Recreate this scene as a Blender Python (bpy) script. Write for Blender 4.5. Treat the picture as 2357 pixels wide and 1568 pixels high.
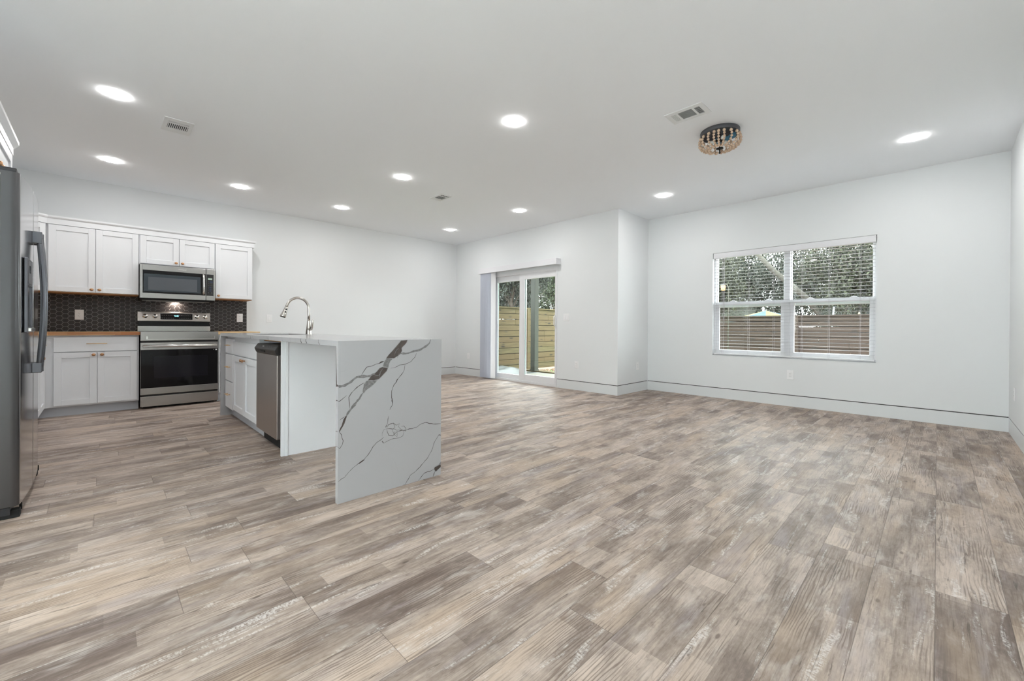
import bpy, bmesh, math, random
import numpy as np
from mathutils import Matrix, Vector
random.seed(7)
for o in list(bpy.data.objects): bpy.data.objects.remove(o, do_unlink=True)
S = bpy.context.scene
COL = S.collection
PI = math.pi

# ------------------------------------------------------------------ camera
YAW, PITCH, ROLL = 0.7922, -0.0030, 0.0059
F_PX, CX, CY, CAM_H = 962.12, 1182.49, 756.86, 0.9928
R0 = Vector((math.sin(YAW), -math.cos(YAW), 0))
FW = Vector((math.cos(YAW)*math.cos(PITCH), math.sin(YAW)*math.cos(PITCH), math.sin(PITCH)))
UP = Vector((-math.cos(YAW)*math.sin(PITCH), -math.sin(YAW)*math.sin(PITCH), math.cos(PITCH)))
RR = R0*math.cos(ROLL) + UP*math.sin(ROLL)
UU = -R0*math.sin(ROLL) + UP*math.cos(ROLL)
cd = bpy.data.cameras.new('camera'); cam = bpy.data.objects.new('camera', cd); COL.objects.link(cam)
cam.matrix_world = Matrix(((RR.x, UU.x, -FW.x, 0), (RR.y, UU.y, -FW.y, 0), (RR.z, UU.z, -FW.z, CAM_H), (0, 0, 0, 1)))
cd.sensor_width = 36; cd.sensor_fit = 'HORIZONTAL'; cd.lens = F_PX/2357*36
cd.shift_x = (1178.5-CX)/2357; cd.shift_y = (CY-784)/2357; cd.clip_start = 0.01; cd.clip_end = 300
S.camera = cam

# ------------------------------------------------------------------ world, exposure
S.view_settings.view_transform = 'Standard'; S.view_settings.look = 'None'
S.view_settings.gamma = 1; S.view_settings.use_curve_mapping = False
S.view_settings.exposure = 0.60
W = bpy.data.worlds.new('overcast_sky'); S.world = W; W.use_nodes = True
nt = W.node_tree; bg = nt.nodes['Background']
bg.inputs[0].default_value = (0.93, 0.97, 1.0, 1); bg.inputs[1].default_value = 8.8
LAMP_W = 1.7            # watts of every recessed ceiling lamp
DISC_E = 74.0            # glow of its diffuser

# ------------------------------------------------------------------ room numbers (metres)
H = 2.744; YK = 7.226; XD = 5.389; YR = 3.292; XW = 6.296; YE = -0.493; XL = -1.06; XB = -3.0; YJ = 3.0

# ------------------------------------------------------------------ materials
def srgb(r, g, b):
    f = lambda c: (c/255/12.92) if c/255 <= 0.04045 else ((c/255+0.055)/1.055)**2.4
    return (f(r), f(g), f(b), 1)
MATS = {}
def mat(name, col, rough=0.5, metal=0.0, spec=0.5, emis=None, es=0, noise=None, bump=None, aniso=0, coat=0):
    m = bpy.data.materials.new(name); m.use_nodes = True; N = m.node_tree.nodes; L = m.node_tree.links
    b = N['Principled BSDF']
    b.inputs['Base Color'].default_value = col if len(col) == 4 else (*col, 1)
    b.inputs['Roughness'].default_value = rough; b.inputs['Metallic'].default_value = metal
    b.inputs['Specular IOR Level'].default_value = spec
    if coat: b.inputs['Coat Weight'].default_value = coat; b.inputs['Coat Roughness'].default_value = 0.05
    if emis: b.inputs['Emission Color'].default_value = emis; b.inputs['Emission Strength'].default_value = es
    tc = N.new('ShaderNodeTexCoord')
    if noise:   # (scale vec, amount)
        sc, am = noise
        mp = N.new('ShaderNodeMapping'); mp.inputs['Scale'].default_value = sc; L.new(tc.outputs['Object'], mp.inputs[0])
        nz = N.new('ShaderNodeTexNoise'); nz.inputs['Scale'].default_value = 1; nz.inputs['Detail'].default_value = 5; L.new(mp.outputs[0], nz.inputs[0])
        c = b.inputs['Base Color'].default_value[:]
        rp = N.new('ShaderNodeMix'); rp.data_type = 'RGBA'
        rp.inputs[6].default_value = tuple(max(0, v*(1-am)) for v in c[:3])+(1,)
        rp.inputs[7].default_value = tuple(min(1, v*(1+am)) for v in c[:3])+(1,)
        L.new(nz.outputs[0], rp.inputs[0]); L.new(rp.outputs[2], b.inputs['Base Color'])
    if bump:
        sc, st = bump
        mp = N.new('ShaderNodeMapping'); mp.inputs['Scale'].default_value = sc; L.new(tc.outputs['Object'], mp.inputs[0])
        nz = N.new('ShaderNodeTexNoise'); nz.inputs['Scale'].default_value = 1; nz.inputs['Detail'].default_value = 3; L.new(mp.outputs[0], nz.inputs[0])
        bp = N.new('ShaderNodeBump'); bp.inputs['Strength'].default_value = st; bp.inputs['Distance'].default_value = 0.002
        L.new(nz.outputs[0], bp.inputs['Height']); L.new(bp.outputs[0], b.inputs['Normal'])
    MATS[name] = m; return m
mat('wall_paint', (0.81, 0.828, 0.84), 0.75, bump=((120, 120, 120), 0.05))
mat('ceiling_paint', (0.945, 0.967, 0.995), 0.85)
mat('baseboard_paint', (0.76, 0.78, 0.79), 0.45)
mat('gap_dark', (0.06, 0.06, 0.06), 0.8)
mat('cabinet_white', (0.84, 0.855, 0.885), 0.38)
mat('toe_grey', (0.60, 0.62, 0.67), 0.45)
mat('ply_wood', (0.40, 0.20, 0.085), 0.6, noise=((6, 40, 40), 0.35))
mat('brass', (0.72, 0.48, 0.24), 0.28, 1.0)
mat('bronze_knob', (0.50, 0.28, 0.15), 0.35, 1.0)
mat('steel', (0.44, 0.43, 0.415), 0.25, 1.0, noise=((1.5, 1.5, 120), 0.06))
mat('steel_light', (0.80, 0.79, 0.77), 0.2, 1.0)
mat('steel_warm', (0.43, 0.395, 0.37), 0.33, 1.0, noise=((90, 90, 1.5), 0.06))
mat('fridge_steel', (0.52, 0.52, 0.53), 0.15, 1.0)
mat('fridge_handle', (0.17, 0.175, 0.195), 0.26, 1.0)
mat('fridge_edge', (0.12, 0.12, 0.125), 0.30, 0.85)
mat('fridge_body', (0.03, 0.03, 0.035), 0.4)
mat('black_gloss', (0.005, 0.005, 0.006), 0.07, spec=0.28)
mat('black_plastic', (0.018, 0.018, 0.019), 0.35)
mat('dark_plastic', (0.028, 0.026, 0.026), 0.42)
mat('black_matte', (0.008, 0.008, 0.008), 0.8)
mat('oven_window', (0.010, 0.010, 0.014), 0.08, spec=0.3)
mat('microwave_window', (0.045, 0.058, 0.072), 0.12, spec=0.4)
mat('microwave_mesh', (0.09, 0.10, 0.115), 0.3)
mat('lcd_cyan', (0.0, 0.0, 0.0), 0.4, emis=(0.25, 0.85, 1, 1), es=3)
mat('lcd_green', (0.28, 0.36, 0.30), 0.4, emis=(0.5, 0.8, 0.6, 1), es=0.12)
mat('print_white', (0.75, 0.75, 0.75), 0.5)
mat('print_grey', (0.16, 0.16, 0.17), 0.5)
mat('print_blue', (0.05, 0.09, 0.22), 0.5)
mat('nickel', (0.62, 0.58, 0.54), 0.2, 1.0)
mat('quartz', (0.46, 0.46, 0.475), 0.16, noise=((3, 3, 3), 0.02))
mat('vein_dark', (0.085, 0.068, 0.062), 0.2, noise=((60, 60, 60), 0.5))
mat('vein_grey', (0.22, 0.215, 0.215), 0.2, noise=((70, 70, 70), 0.75))
mat('vein_pale', (0.42, 0.42, 0.42), 0.2)
mat('plate_white', (0.90, 0.90, 0.91), 0.3)
mat('slot_dark', (0.12, 0.12, 0.12), 0.6)
mat('vinyl_white', (0.82, 0.82, 0.84), 0.35)
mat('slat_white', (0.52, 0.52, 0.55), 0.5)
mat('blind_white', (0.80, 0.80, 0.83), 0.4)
mat('vane_blue', (0.66, 0.69, 0.78), 0.5)
mat('cord', (0.55, 0.53, 0.56), 0.7)
mat('vent_white', (0.80, 0.81, 0.81), 0.4)
mat('vent_dark', (0.045, 0.046, 0.046), 0.8)
mat('vent_slat', (0.34, 0.35, 0.35), 0.5)
mat('lamp_diffuser', (0.9, 0.9, 0.9), 0.4, emis=(1, 0.985, 0.96, 1), es=DISC_E)
mat('rim_metal', (0.075, 0.075, 0.085), 0.5, 0.3)
mat('bead_wood', (0.66, 0.49, 0.36), 0.6, noise=((60, 60, 60), 0.3))
mat('film_blue', (0.14, 0.36, 0.52), 0.35)
mat('bulb_white', (0.85, 0.85, 0.82), 0.3)
mat('black_iron', (0.012, 0.012, 0.013), 0.45, 0.5)
mat('grout', (0.46, 0.45, 0.44), 0.8)
mat('hex_tile', (0.024, 0.021, 0.021), 0.42, noise=((18, 18, 18), 0.35))
mat('bounce_pale', (0.82, 0.82, 0.81), 0.9)
mat('concrete', (0.15, 0.145, 0.12), 0.85, noise=((4, 4, 4), 0.15))
mat('gap_shade', (0.006, 0.005, 0.004), 0.95)
mat('soil', (0.16, 0.10, 0.065), 0.95, noise=((9, 9, 9), 0.5))
mat('grass', (0.10, 0.19, 0.05), 0.9, noise=((25, 25, 25), 0.5))
mat('tarp', (0.065, 0.076, 0.074), 0.4)
mat('post_paint', (0.030, 0.033, 0.024), 0.7, noise=((8, 8, 2), 0.15))
mat('bark', (0.055, 0.045, 0.035), 0.9, noise=((20, 20, 4), 0.4))
mat('bark_pale', (0.05, 0.047, 0.038), 0.9, noise=((20, 20, 4), 0.3))
mat('siding', (0.05, 0.058, 0.046), 0.8)
mat('siding_blue', (0.045, 0.05, 0.052), 0.8)
mat('roof_dark', (0.06, 0.06, 0.06), 0.9)
mat('canopy_teal', (0.07, 0.10, 0.10), 0.6)
mat('fabric_yellow', (0.11, 0.10, 0.015), 0.8); mat('fabric_teal', (0.008, 0.04, 0.055), 0.8)
mat('fabric_white', (0.12, 0.125, 0.13), 0.8); mat('fabric_plum', (0.07, 0.05, 0.07), 0.8)
mat('lantern_glow', (0.9, 0.4, 0.1), 0.5, emis=(1, 0.34, 0.08, 1), es=3.0)
mat('bulb_string', (0.18, 0.16, 0.11), 0.5)
mat('glass_edge', (0.25, 0.42, 0.36), 0.3)

def leafmat(name, a, b):
    m = bpy.data.materials.new(name); m.use_nodes = True; N = m.node_tree.nodes; L = m.node_tree.links
    p = N['Principled BSDF']; p.inputs['Roughness'].default_value = 0.65
    oi = N.new('ShaderNodeNewGeometry'); r = N.new('ShaderNodeMix'); r.data_type = 'RGBA'
    r.inputs[6].default_value = a; r.inputs[7].default_value = b
    L.new(oi.outputs['Random Per Island'], r.inputs[0]); L.new(r.outputs[2], p.inputs['Base Color'])
    MATS[name] = m
leafmat('leaf_dark', (0.002, 0.004, 0.002, 1), (0.014, 0.022, 0.009, 1))
leafmat('leaf_olive', (0.003, 0.004, 0.002, 1), (0.030, 0.036, 0.013, 1))
leafmat('leaf_light', (0.005, 0.010, 0.004, 1), (0.045, 0.065, 0.026, 1))

def glassmat(name, tint):
    m = bpy.data.materials.new(name); m.use_nodes = True; N = m.node_tree.nodes; L = m.node_tree.links
    N.remove(N['Principled BSDF']); o = N['Material Output']
    t = N.new('ShaderNodeBsdfTransparent'); t.inputs[0].default_value = tint
    g = N.new('ShaderNodeBsdfGlossy'); g.inputs['Roughness'].default_value = 0.01
    fr = N.new('ShaderNodeFresnel'); fr.inputs[0].default_value = 1.45
    mx = N.new('ShaderNodeMixShader'); ge = N.new('ShaderNodeNewGeometry'); iv = N.new('ShaderNodeMath'); iv.operation = 'SUBTRACT'; iv.inputs[0].default_value = 1; L.new(ge.outputs['Backfacing'], iv.inputs[1])
    mu = N.new('ShaderNodeMath'); mu.operation = 'MULTIPLY'; L.new(fr.outputs[0], mu.inputs[0]); L.new(iv.outputs[0], mu.inputs[1]); L.new(mu.outputs[0], mx.inputs[0]); L.new(t.outputs[0], mx.inputs[1]); L.new(g.outputs[0], mx.inputs[2])
    L.new(mx.outputs[0], o.inputs[0]); MATS[name] = m
glassmat('window_glass', (0.93, 0.96, 0.94, 1))

class NB:   # tiny node-graph helper
    def __init__(s, name):
        s.m = bpy.data.materials.new(name); s.m.use_nodes = True; s.N = s.m.node_tree.nodes; s.L = s.m.node_tree.links
        s.p = s.N['Principled BSDF']; MATS[name] = s.m
    def put(s, inp, v):
        if v is None: return
        if isinstance(v, (int, float)): inp.default_value = v
        elif isinstance(v, tuple): inp.default_value = v
        else: s.L.new(v, inp)
    def math(s, op, a, b=None, c=None):
        n = s.N.new('ShaderNodeMath'); n.operation = op
        for i, v in enumerate((a, b, c)): s.put(n.inputs[i], v)
        return n.outputs[0]
    def comb(s, x, y, z=0.0):
        n = s.N.new('ShaderNodeCombineXYZ')
        for i, v in enumerate((x, y, z)): s.put(n.inputs[i], v)
        return n.outputs[0]
    def white(s, v, dim='2D'):
        n = s.N.new('ShaderNodeTexWhiteNoise'); n.noise_dimensions = dim
        s.put(n.inputs['W'] if dim == '1D' else n.inputs['Vector'], v); return n.outputs['Value']
    def noise(s, v, scale=1.0, detail=5.0, rough=0.55, dist=0.0):
        n = s.N.new('ShaderNodeTexNoise'); s.put(n.inputs['Vector'], v); n.inputs['Scale'].default_value = scale
        n.inputs['Detail'].default_value = detail; n.inputs['Roughness'].default_value = rough; n.inputs['Distortion'].default_value = dist
        return n.outputs[0]
    def ramp(s, v, lo, hi):
        n = s.N.new('ShaderNodeMapRange'); n.interpolation_type = 'SMOOTHSTEP'; s.put(n.inputs[0], v)
        n.inputs[1].default_value = lo; n.inputs[2].default_value = hi; return n.outputs[0]
    def mix(s, f, a, b, mode='MIX'):
        n = s.N.new('ShaderNodeMix'); n.data_type = 'RGBA'; n.blend_type = mode
        s.put(n.inputs[0], f); s.put(n.inputs[6], a); s.put(n.inputs[7], b); return n.outputs[2]
    def xyz(s):
        t = s.N.new('ShaderNodeTexCoord'); p = s.N.new('ShaderNodeSeparateXYZ'); s.L.new(t.outputs['Object'], p.inputs[0]); return p.outputs

def floor_material():
    g = NB('plank_floor'); x, y, z = g.xyz(); M = g.math
    PW, PL = 0.182, 1.22
    v = M('DIVIDE', y, PW); row = M('FLOOR', v); fv = M('SUBTRACT', v, row)
    u = M('ADD', M('DIVIDE', x, PL), M('MULTIPLY', g.white(row, '1D'), 7.0)); col = M('FLOOR', u); fu = M('SUBTRACT', u, col)
    rid = g.white(g.comb(row, col)); rid2 = g.white(g.comb(col, row, 3.0), '3D')
    ox = M('MULTIPLY', rid, 53.0); oy = M('MULTIPLY', rid2, 31.0)
    def P(sx, sy): return g.comb(M('ADD', M('MULTIPLY', x, sx), ox), M('ADD', M('MULTIPLY', y, sy), oy), M('MULTIPLY', rid, 9.0))
    # sub-strips printed in a plank
    sv = M('FLOOR', M('MULTIPLY', fv, 2.0)); su = M('FLOOR', M('ADD', M('MULTIPLY', fu, 2.6), M('MULTIPLY', g.white(g.comb(row, M('ADD', sv, M('MULTIPLY', col, 5.0)))), 2.0)))
    sid = g.white(g.comb(M('ADD', su, M('MULTIPLY', col, 17.0)), M('ADD', sv, M('MULTIPLY', row, 3.0)), rid), '3D')
    big = g.noise(P(2.4, 6.5), 1, 6, 0.62, 0.5)
    mid = g.noise(P(4.5, 38), 1, 8, 0.68, 0.7)
    speck = g.noise(P(38, 70), 1, 4, 0.7)
    fine = g.noise(P(9, 190), 1, 4, 0.6, 0.3)
    t = M('ADD', M('ADD', M('MULTIPLY', big, 0.62), M('MULTIPLY', mid, 0.33)), M('MULTIPLY', speck, 0.15))
    t = M('ADD', t, M('MULTIPLY', M('SUBTRACT', rid2, 0.5), 0.10))
    t = M('ADD', t, M('MULTIPLY', M('SUBTRACT', sid, 0.5), 0.14))
    t = g.ramp(t, 0.33, 0.77)
    c = g.mix(t, srgb(108, 93, 85), srgb(206, 189, 176))
    warm = g.ramp(g.noise(P(1.1, 4), 1, 3), 0.45, 0.75)
    c = g.mix(M('MULTIPLY', warm, 0.55), c, srgb(202, 178, 155), 'MIX')
    cool = g.ramp(g.noise(P(1.3, 7.0), 1.7, 3), 0.52, 0.75)
    c = g.mix(M('MULTIPLY', cool, 0.5), c, srgb(166, 155, 156))
    blot = g.ramp(g.noise(P(6, 17), 1, 7, 0.72, 0.6), 0.56, 0.68)
    c = g.mix(M('MULTIPLY', blot, 0.5), c, srgb(112, 95, 86))
    soft = g.ramp(g.noise(P(3.1, 9), 1.2, 5, 0.6, 0.4), 0.54, 0.72)
    c = g.mix(M('MULTIPLY', soft, 0.5), c, srgb(216, 207, 201))
    # cathedral growth rings
    wv = g.N.new('ShaderNodeTexWave'); wv.wave_type = 'BANDS'; wv.bands_direction = 'Y'; g.L.new(P(1.2, 9), wv.inputs[0])
    wv.inputs['Scale'].default_value = 3.2; wv.inputs['Distortion'].default_value = 14; wv.inputs['Detail'].default_value = 2; wv.inputs['Detail Scale'].default_value = 0.7
    ringmask = g.ramp(g.noise(P(1.6, 3.6), 1.3, 2), 0.50, 0.62)
    c = g.mix(M('MULTIPLY', M('MULTIPLY', g.ramp(wv.outputs[1], 0.62, 0.9), ringmask), 0.6), c, srgb(104, 87, 77))
    c = g.mix(M('MULTIPLY', g.ramp(fine, 0.46, 0.70), 0.36), c, srgb(98, 82, 72))
    # whitewash scrapes broken by cross saw marks
    wsh = g.ramp(g.noise(P(1.9, 13), 1, 7, 0.72, 0.5), 0.55, 0.64)
    saw = g.ramp(g.noise(P(120, 60), 1, 6, 0.75), 0.40, 0.58)
    c = g.mix(M('MULTIPLY', M('MULTIPLY', wsh, saw), 0.72), c, srgb(226, 220, 216))
    # dark streaks
    drk = g.ramp(g.noise(P(2.6, 48), 1.1, 7, 0.75, 0.8), 0.575, 0.66)
    c = g.mix(M('MULTIPLY', drk, 0.72), c, srgb(82, 70, 63))
    # knots
    vo = g.N.new('ShaderNodeTexVoronoi'); g.L.new(P(2.6, 6.5), vo.inputs['Vector']); vo.inputs['Scale'].default_value = 1.3
    kn = M('MULTIPLY', g.ramp(vo.outputs['Distance'], 0.075, 0.03), 0.6)
    c = g.mix(kn, c, srgb(70, 56, 50))
    # seams
    e1 = M('MULTIPLY', M('MINIMUM', fv, M('SUBTRACT', 1.0, fv)), PW); e2 = M('MULTIPLY', M('MINIMUM', fu, M('SUBTRACT', 1.0, fu)), PL)
    sm = g.ramp(M('MINIMUM', e1, e2), 0.0016, 0.0004)
    c = g.mix(M('MULTIPLY', sm, 0.55), c, srgb(70, 58, 52))
    g.L.new(c, g.p.inputs['Base Color'])
    g.put(g.p.inputs['Roughness'], M('ADD', 0.42, M('MULTIPLY', mid, 0.2))); g.p.inputs['Specular IOR Level'].default_value = 0.35
    bp = g.N.new('ShaderNodeBump'); bp.inputs['Strength'].default_value = 0.35; bp.inputs['Distance'].default_value = 0.0015
    g.L.new(M('SUBTRACT', fine, sm), bp.inputs['Height']); g.L.new(bp.outputs[0], g.p.inputs['Normal'])
floor_material()

def butcher_material():
    g = NB('butcher_block'); x, y, z = g.xyz(); M = g.math
    # staves run along the local x; every stave end-jointed
    v = M('DIVIDE', M('ADD', y, M('MULTIPLY', z, 1.0)), 0.04); row = M('FLOOR', v)
    u = M('ADD', M('DIVIDE', x, 0.42), M('MULTIPLY', g.white(row, '1D'), 5.0)); col = M('FLOOR', u)
    r = g.white(g.comb(row, col))
    c = g.mix(r, srgb(236, 210, 168), srgb(166, 104, 60))
    c = g.mix(g.ramp(r, 0.55, 0.8), srgb(232, 200, 152), c)
    n = g.noise(g.comb(M('MULTIPLY', x, 5.0), M('MULTIPLY', y, 90.0), M('MULTIPLY', z, 90.0)), 1, 4)
    c = g.mix(M('MULTIPLY', g.ramp(n, 0.45, 0.7), 0.5), c, srgb(176, 126, 80))
    g.L.new(c, g.p.inputs['Base Color']); g.p.inputs['Roughness'].default_value = 0.4
butcher_material()

def fence_material(name, a, b, d):
    g = NB(name); x, y, z = g.xyz(); M = g.math
    row = M('FLOOR', M('DIVIDE', z, 0.145)); r = g.white(row, '1D')
    n = g.noise(g.comb(M('ADD', M('MULTIPLY', x, 2.0), M('MULTIPLY', r, 20.0)), M('MULTIPLY', y, 2.0), M('MULTIPLY', z, 40.0)), 1, 6, 0.6, 0.5)
    c = g.mix(g.ramp(n, 0.3, 0.75), a, b)
    c = g.mix(M('MULTIPLY', r, 0.6), c, d)
    vo = g.N.new('ShaderNodeTexVoronoi'); g.L.new(g.comb(M('MULTIPLY', x, 2.3), M('ADD', M('MULTIPLY', y, 2.3), M('MULTIPLY', r, 9.0)), M('MULTIPLY', z, 7.0)), vo.inputs['Vector']); vo.inputs['Scale'].default_value = 1.0
    c = g.mix(M('MULTIPLY', g.ramp(vo.outputs['Distance'], 0.22, 0.12), 0.85), c, srgb(24, 18, 12))
    g.L.new(c, g.p.inputs['Base Color']); g.p.inputs['Roughness'].default_value = 0.85
fence_material('fence_pine', srgb(64, 56, 34), srgb(98, 87, 58), srgb(82, 62, 38))
fence_material('fence_brown', srgb(30, 22, 16), srgb(58, 45, 35), srgb(44, 28, 18))

# ------------------------------------------------------------------ mesh helpers
class MB:
    def __init__(s): s.v = []; s.f = []; s.mi = []; s.sm = []
    def add(s, vs, fs, mi=0, smooth=False):
        o = len(s.v); s.v += [tuple(p) for p in vs]
        for f in fs: s.f.append([o+i for i in f]); s.mi.append(mi); s.sm.append(smooth)
        return s
    def box(s, x0, y0, z0, x1, y1, z1, mi=0):
        if x0 > x1: x0, x1 = x1, x0
        if y0 > y1: y0, y1 = y1, y0
        if z0 > z1: z0, z1 = z1, z0
        return s.add([(x0,y0,z0),(x1,y0,z0),(x1,y1,z0),(x0,y1,z0),(x0,y0,z1),(x1,y0,z1),(x1,y1,z1),(x0,y1,z1)],
                     [(0,3,2,1),(4,5,6,7),(0,1,5,4),(1,2,6,5),(2,3,7,6),(3,0,4,7)], mi)
    def prism(s, poly, a0, a1, axis='z', mi=0, smooth=False):
        """poly in the two other axes, extruded along axis"""
        n = len(poly)
        def P(p, a): return {'z': (p[0], p[1], a), 'y': (p[0], a, p[1]), 'x': (a, p[0], p[1])}[axis]
        vs = [P(p, a0) for p in poly]+[P(p, a1) for p in poly]
        o = len(s.v); s.add(vs, [[(i), (i+1) % n, n+(i+1) % n, n+i] for i in range(n)], mi, smooth)
        s.f.append([o+i for i in range(n)][::-1]); s.mi.append(mi); s.sm.append(False)
        s.f.append([o+n+i for i in range(n)]); s.mi.append(mi); s.sm.append(False)
        return s
    def tube(s, pts, rad, n=12, mi=0, caps=True, sx=1.0):
        pts = [Vector(p) for p in pts]; m = len(pts)
        rr = rad if isinstance(rad, (list, tuple)) else [rad]*m
        prev = None; rings = []
        for i, p in enumerate(pts):
            d = (pts[min(i+1, m-1)]-pts[max(i-1, 0)])
            d = d.normalized() if d.length > 1e-9 else Vector((0, 0, 1))
            if prev is None:
                a = Vector((0, 0, 1)) if abs(d.z) < 0.9 else Vector((1, 0, 0)); e = d.cross(a).normalized()
            else:
                e = prev - d*prev.dot(d); e = e.normalized() if e.length > 1e-6 else prev
            prev = e; g = d.cross(e)
            rings.append([p+(e*math.cos(2*PI*k/n)*sx+g*math.sin(2*PI*k/n))*rr[i] for k in range(n)])
        vs = [q for r in rings for q in r]; fs = []
        for i in range(m-1):
            for k in range(n): fs.append((i*n+k, i*n+(k+1) % n, (i+1)*n+(k+1) % n, (i+1)*n+k))
        o = len(s.v); s.add(vs, fs, mi, True)
        if caps:
            s.f.append([o+k for k in range(n)][::-1]); s.mi.append(mi); s.sm.append(False)
            s.f.append([o+(m-1)*n+k for k in range(n)]); s.mi.append(mi); s.sm.append(False)
        return s
    def lathe(s, prof, c=(0, 0, 0), axis='z', n=24, mi=0, smooth=True, flip=False):
        """prof: list of (radius, height)"""
        vs = []; m = len(prof)
        for r, h in prof:
            for k in range(n):
                a = 2*PI*k/n; x, y = r*math.cos(a), r*math.sin(a)
                if axis == 'z': q = (x, y, h)
                elif axis == 'y': q = (x, h, y)
                else: q = (h, x, y)
                vs.append((q[0]+c[0], q[1]+c[1], q[2]+c[2]))
        fs = [(i*n+k, i*n+(k+1) % n, (i+1)*n+(k+1) % n, (i+1)*n+k) for i in range(m-1) for k in range(n)]
        return s.add(vs, fs, mi, smooth)
    def build(s, name, mats, parent=None, bevel=0, seg=2, fix=True):
        me = bpy.data.meshes.new(name); me.from_pydata(s.v, [], s.f)
        mats = mats if isinstance(mats, (list, tuple)) else [mats]
        for m in mats: me.materials.append(MATS[m])
        me.polygons.foreach_set('material_index', s.mi); me.polygons.foreach_set('use_smooth', s.sm)
        if fix:
            bm = bmesh.new(); bm.from_mesh(me); bmesh.ops.recalc_face_normals(bm, faces=bm.faces); bm.to_mesh(me); bm.free()
        me.update()
        o = bpy.data.objects.new(name, me); COL.objects.link(o)
        if parent: o.parent = parent
        if bevel:
            b = o.modifiers.new('bevel', 'BEVEL'); b.width = bevel; b.segments = seg; b.limit_method = 'ANGLE'; b.angle_limit = 0.7; b.harden_normals = False
        return o
def tag(o, label, cat, group=None, kind=None):
    o['label'] = label
    if cat: o['category'] = cat
    if group: o['group'] = group
    if kind: o['kind'] = kind
    return o
def struct(name, mb, m, **k):
    o = mb.build(name, m, **k); o['kind'] = 'structure'; return o
def thing(name, label, cat, loc=(0, 0, 0), rz=0, group=None):
    o = bpy.data.objects.new(name, None); COL.objects.link(o); o.empty_display_size = 0.05
    o.location = loc; o.rotation_euler = (0, 0, rz); return tag(o, label, cat, group)
def copy_tree(o, parent=None):
    c = o.copy(); COL.objects.link(c)
    if parent: c.parent = parent
    for ch in list(o.children): copy_tree(ch, c)
    return c
def text(name, body, size, loc, rot, m, parent, depth=0.0004):
    cu = bpy.data.curves.new(name, 'FONT'); cu.body = body; cu.size = size; cu.align_x = 'CENTER'; cu.align_y = 'CENTER'; cu.extrude = depth
    tmp = bpy.data.objects.new('tmp', cu); me = bpy.data.meshes.new_from_object(tmp); bpy.data.objects.remove(tmp)
    me.materials.clear(); me.materials.append(MATS[m]); me.name = name
    o = bpy.data.objects.new(name, me); COL.objects.link(o); o.location = loc; o.rotation_euler = rot; o.parent = parent
    return o
def arc(cx, cy, r, a0, a1, n):
    return [(cx+r*math.cos(math.radians(a0+(a1-a0)*i/n)), cy+r*math.sin(math.radians(a0+(a1-a0)*i/n))) for i in range(n+1)]

# ================================================================== THE ROOM
T = 0.14; BZ = 0.139; GZ = 0.149
b = MB().box(XB-T, YE-T, -0.1, XD+T-0.02, YK+T, 0).box(XD+T-0.02, YE-T, -0.1, XW+T, YR+T, 0); struct('floor', b, 'plank_floor')
b = MB().box(XB-T, YE-T, H, XD+T, YK+T, H+0.1).box(XD+T, YE-T, H, XW+T, YR+T, H+0.1); struct('ceiling', b, 'ceiling_paint')

def wall_x(mb, side, x, y0, y1, holes=()):
    """wall with its room face at x, thickness towards side (+1/-1); holes (y0,y1,z0,z1)"""
    xo = x+side*T
    for (a, c, z0, z1, xi) in cuts(y0, y1, holes): mb.box(x+side*xi, a, z0, xo, c, z1)
def cuts(a0, a1, holes):
    out = []; segs = [(a0, a1)]
    for h in sorted(holes):
        s = segs.pop(); segs += [(s[0], h[0]), (h[1], s[1])]
        if h[2] > GZ: out += [(h[0], h[1], GZ, h[2], 0), (h[0], h[1], 0, GZ, 0.01)]
        out += [(h[0], h[1], h[3], H, 0)]
    for s in segs: out += [(s[0], s[1], GZ, H, 0), (s[0], s[1], 0, GZ, 0.01)]
    return out
def wall_y(mb, side, y, x0, x1):
    mb.box(x0, y, GZ, x1, y+side*T, H); mb.box(x0, y+side*0.01, 0, x1, y+side*T, GZ)

b = MB(); wall_x(b, 1, XW, YE-T, YR, [(0.49, 2.288, 0.605, 2.078)]); struct('wall_window', b, 'wall_paint')
b = MB(); wall_x(b, 1, XD, YR+T, YK, [(4.44, 6.06, 0.0, 2.0)]); struct('wall_patio', b, 'wall_paint')
b = MB().box(XD, YR, GZ, XW+T, YR+T, H).box(XD+0.01, YR+0.01, 0, XW+T, YR+T, GZ); struct('wall_return', b, 'wall_paint')
b = MB(); wall_y(b, 1, YK, XL-T, XD+T); struct('wall_kitchen', b, 'wall_paint')
b = MB(); wall_y(b, -1, YE, XB-T, XW); struct('wall_right', b, 'wall_paint')
b = MB(); wall_x(b, -1, XL, YJ, YK); struct('wall_left', b, 'wall_paint')
b = MB(); wall_y(b, 1, YJ, XB-T, -2.85); wall_y(b, 1, YJ, -1.30, XL-T); b.box(-2.85, YJ, 2.45, -1.30, YJ+T, H); struct('wall_jog', b, 'wall_paint')
b = MB(); wall_x(b, -1, XB, YE, YJ, [(-0.42, 1.02, 0.0, 2.45)]); struct('wall_back', b, 'wall_paint')
g = 0.0102
struct('baseboard_window', MB().box(XW, YE, 0, XW+g, YR, BZ), 'baseboard_paint')
struct('baseboard_patio', MB().box(XD, YR, 0, XD+g, 4.44, BZ).box(XD, 6.06, 0, XD+g, YK, BZ), 'baseboard_paint')
struct('baseboard_return', MB().box(XD+g, YR, 0, XW, YR+g, BZ), 'baseboard_paint')
struct('baseboard_kitchen', MB().box(1.545, YK, 0, XD, YK+g, BZ), 'baseboard_paint')
struct('baseboard_right', MB().box(XB, YE-g, 0, XW, YE, BZ), 'baseboard_paint')
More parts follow.
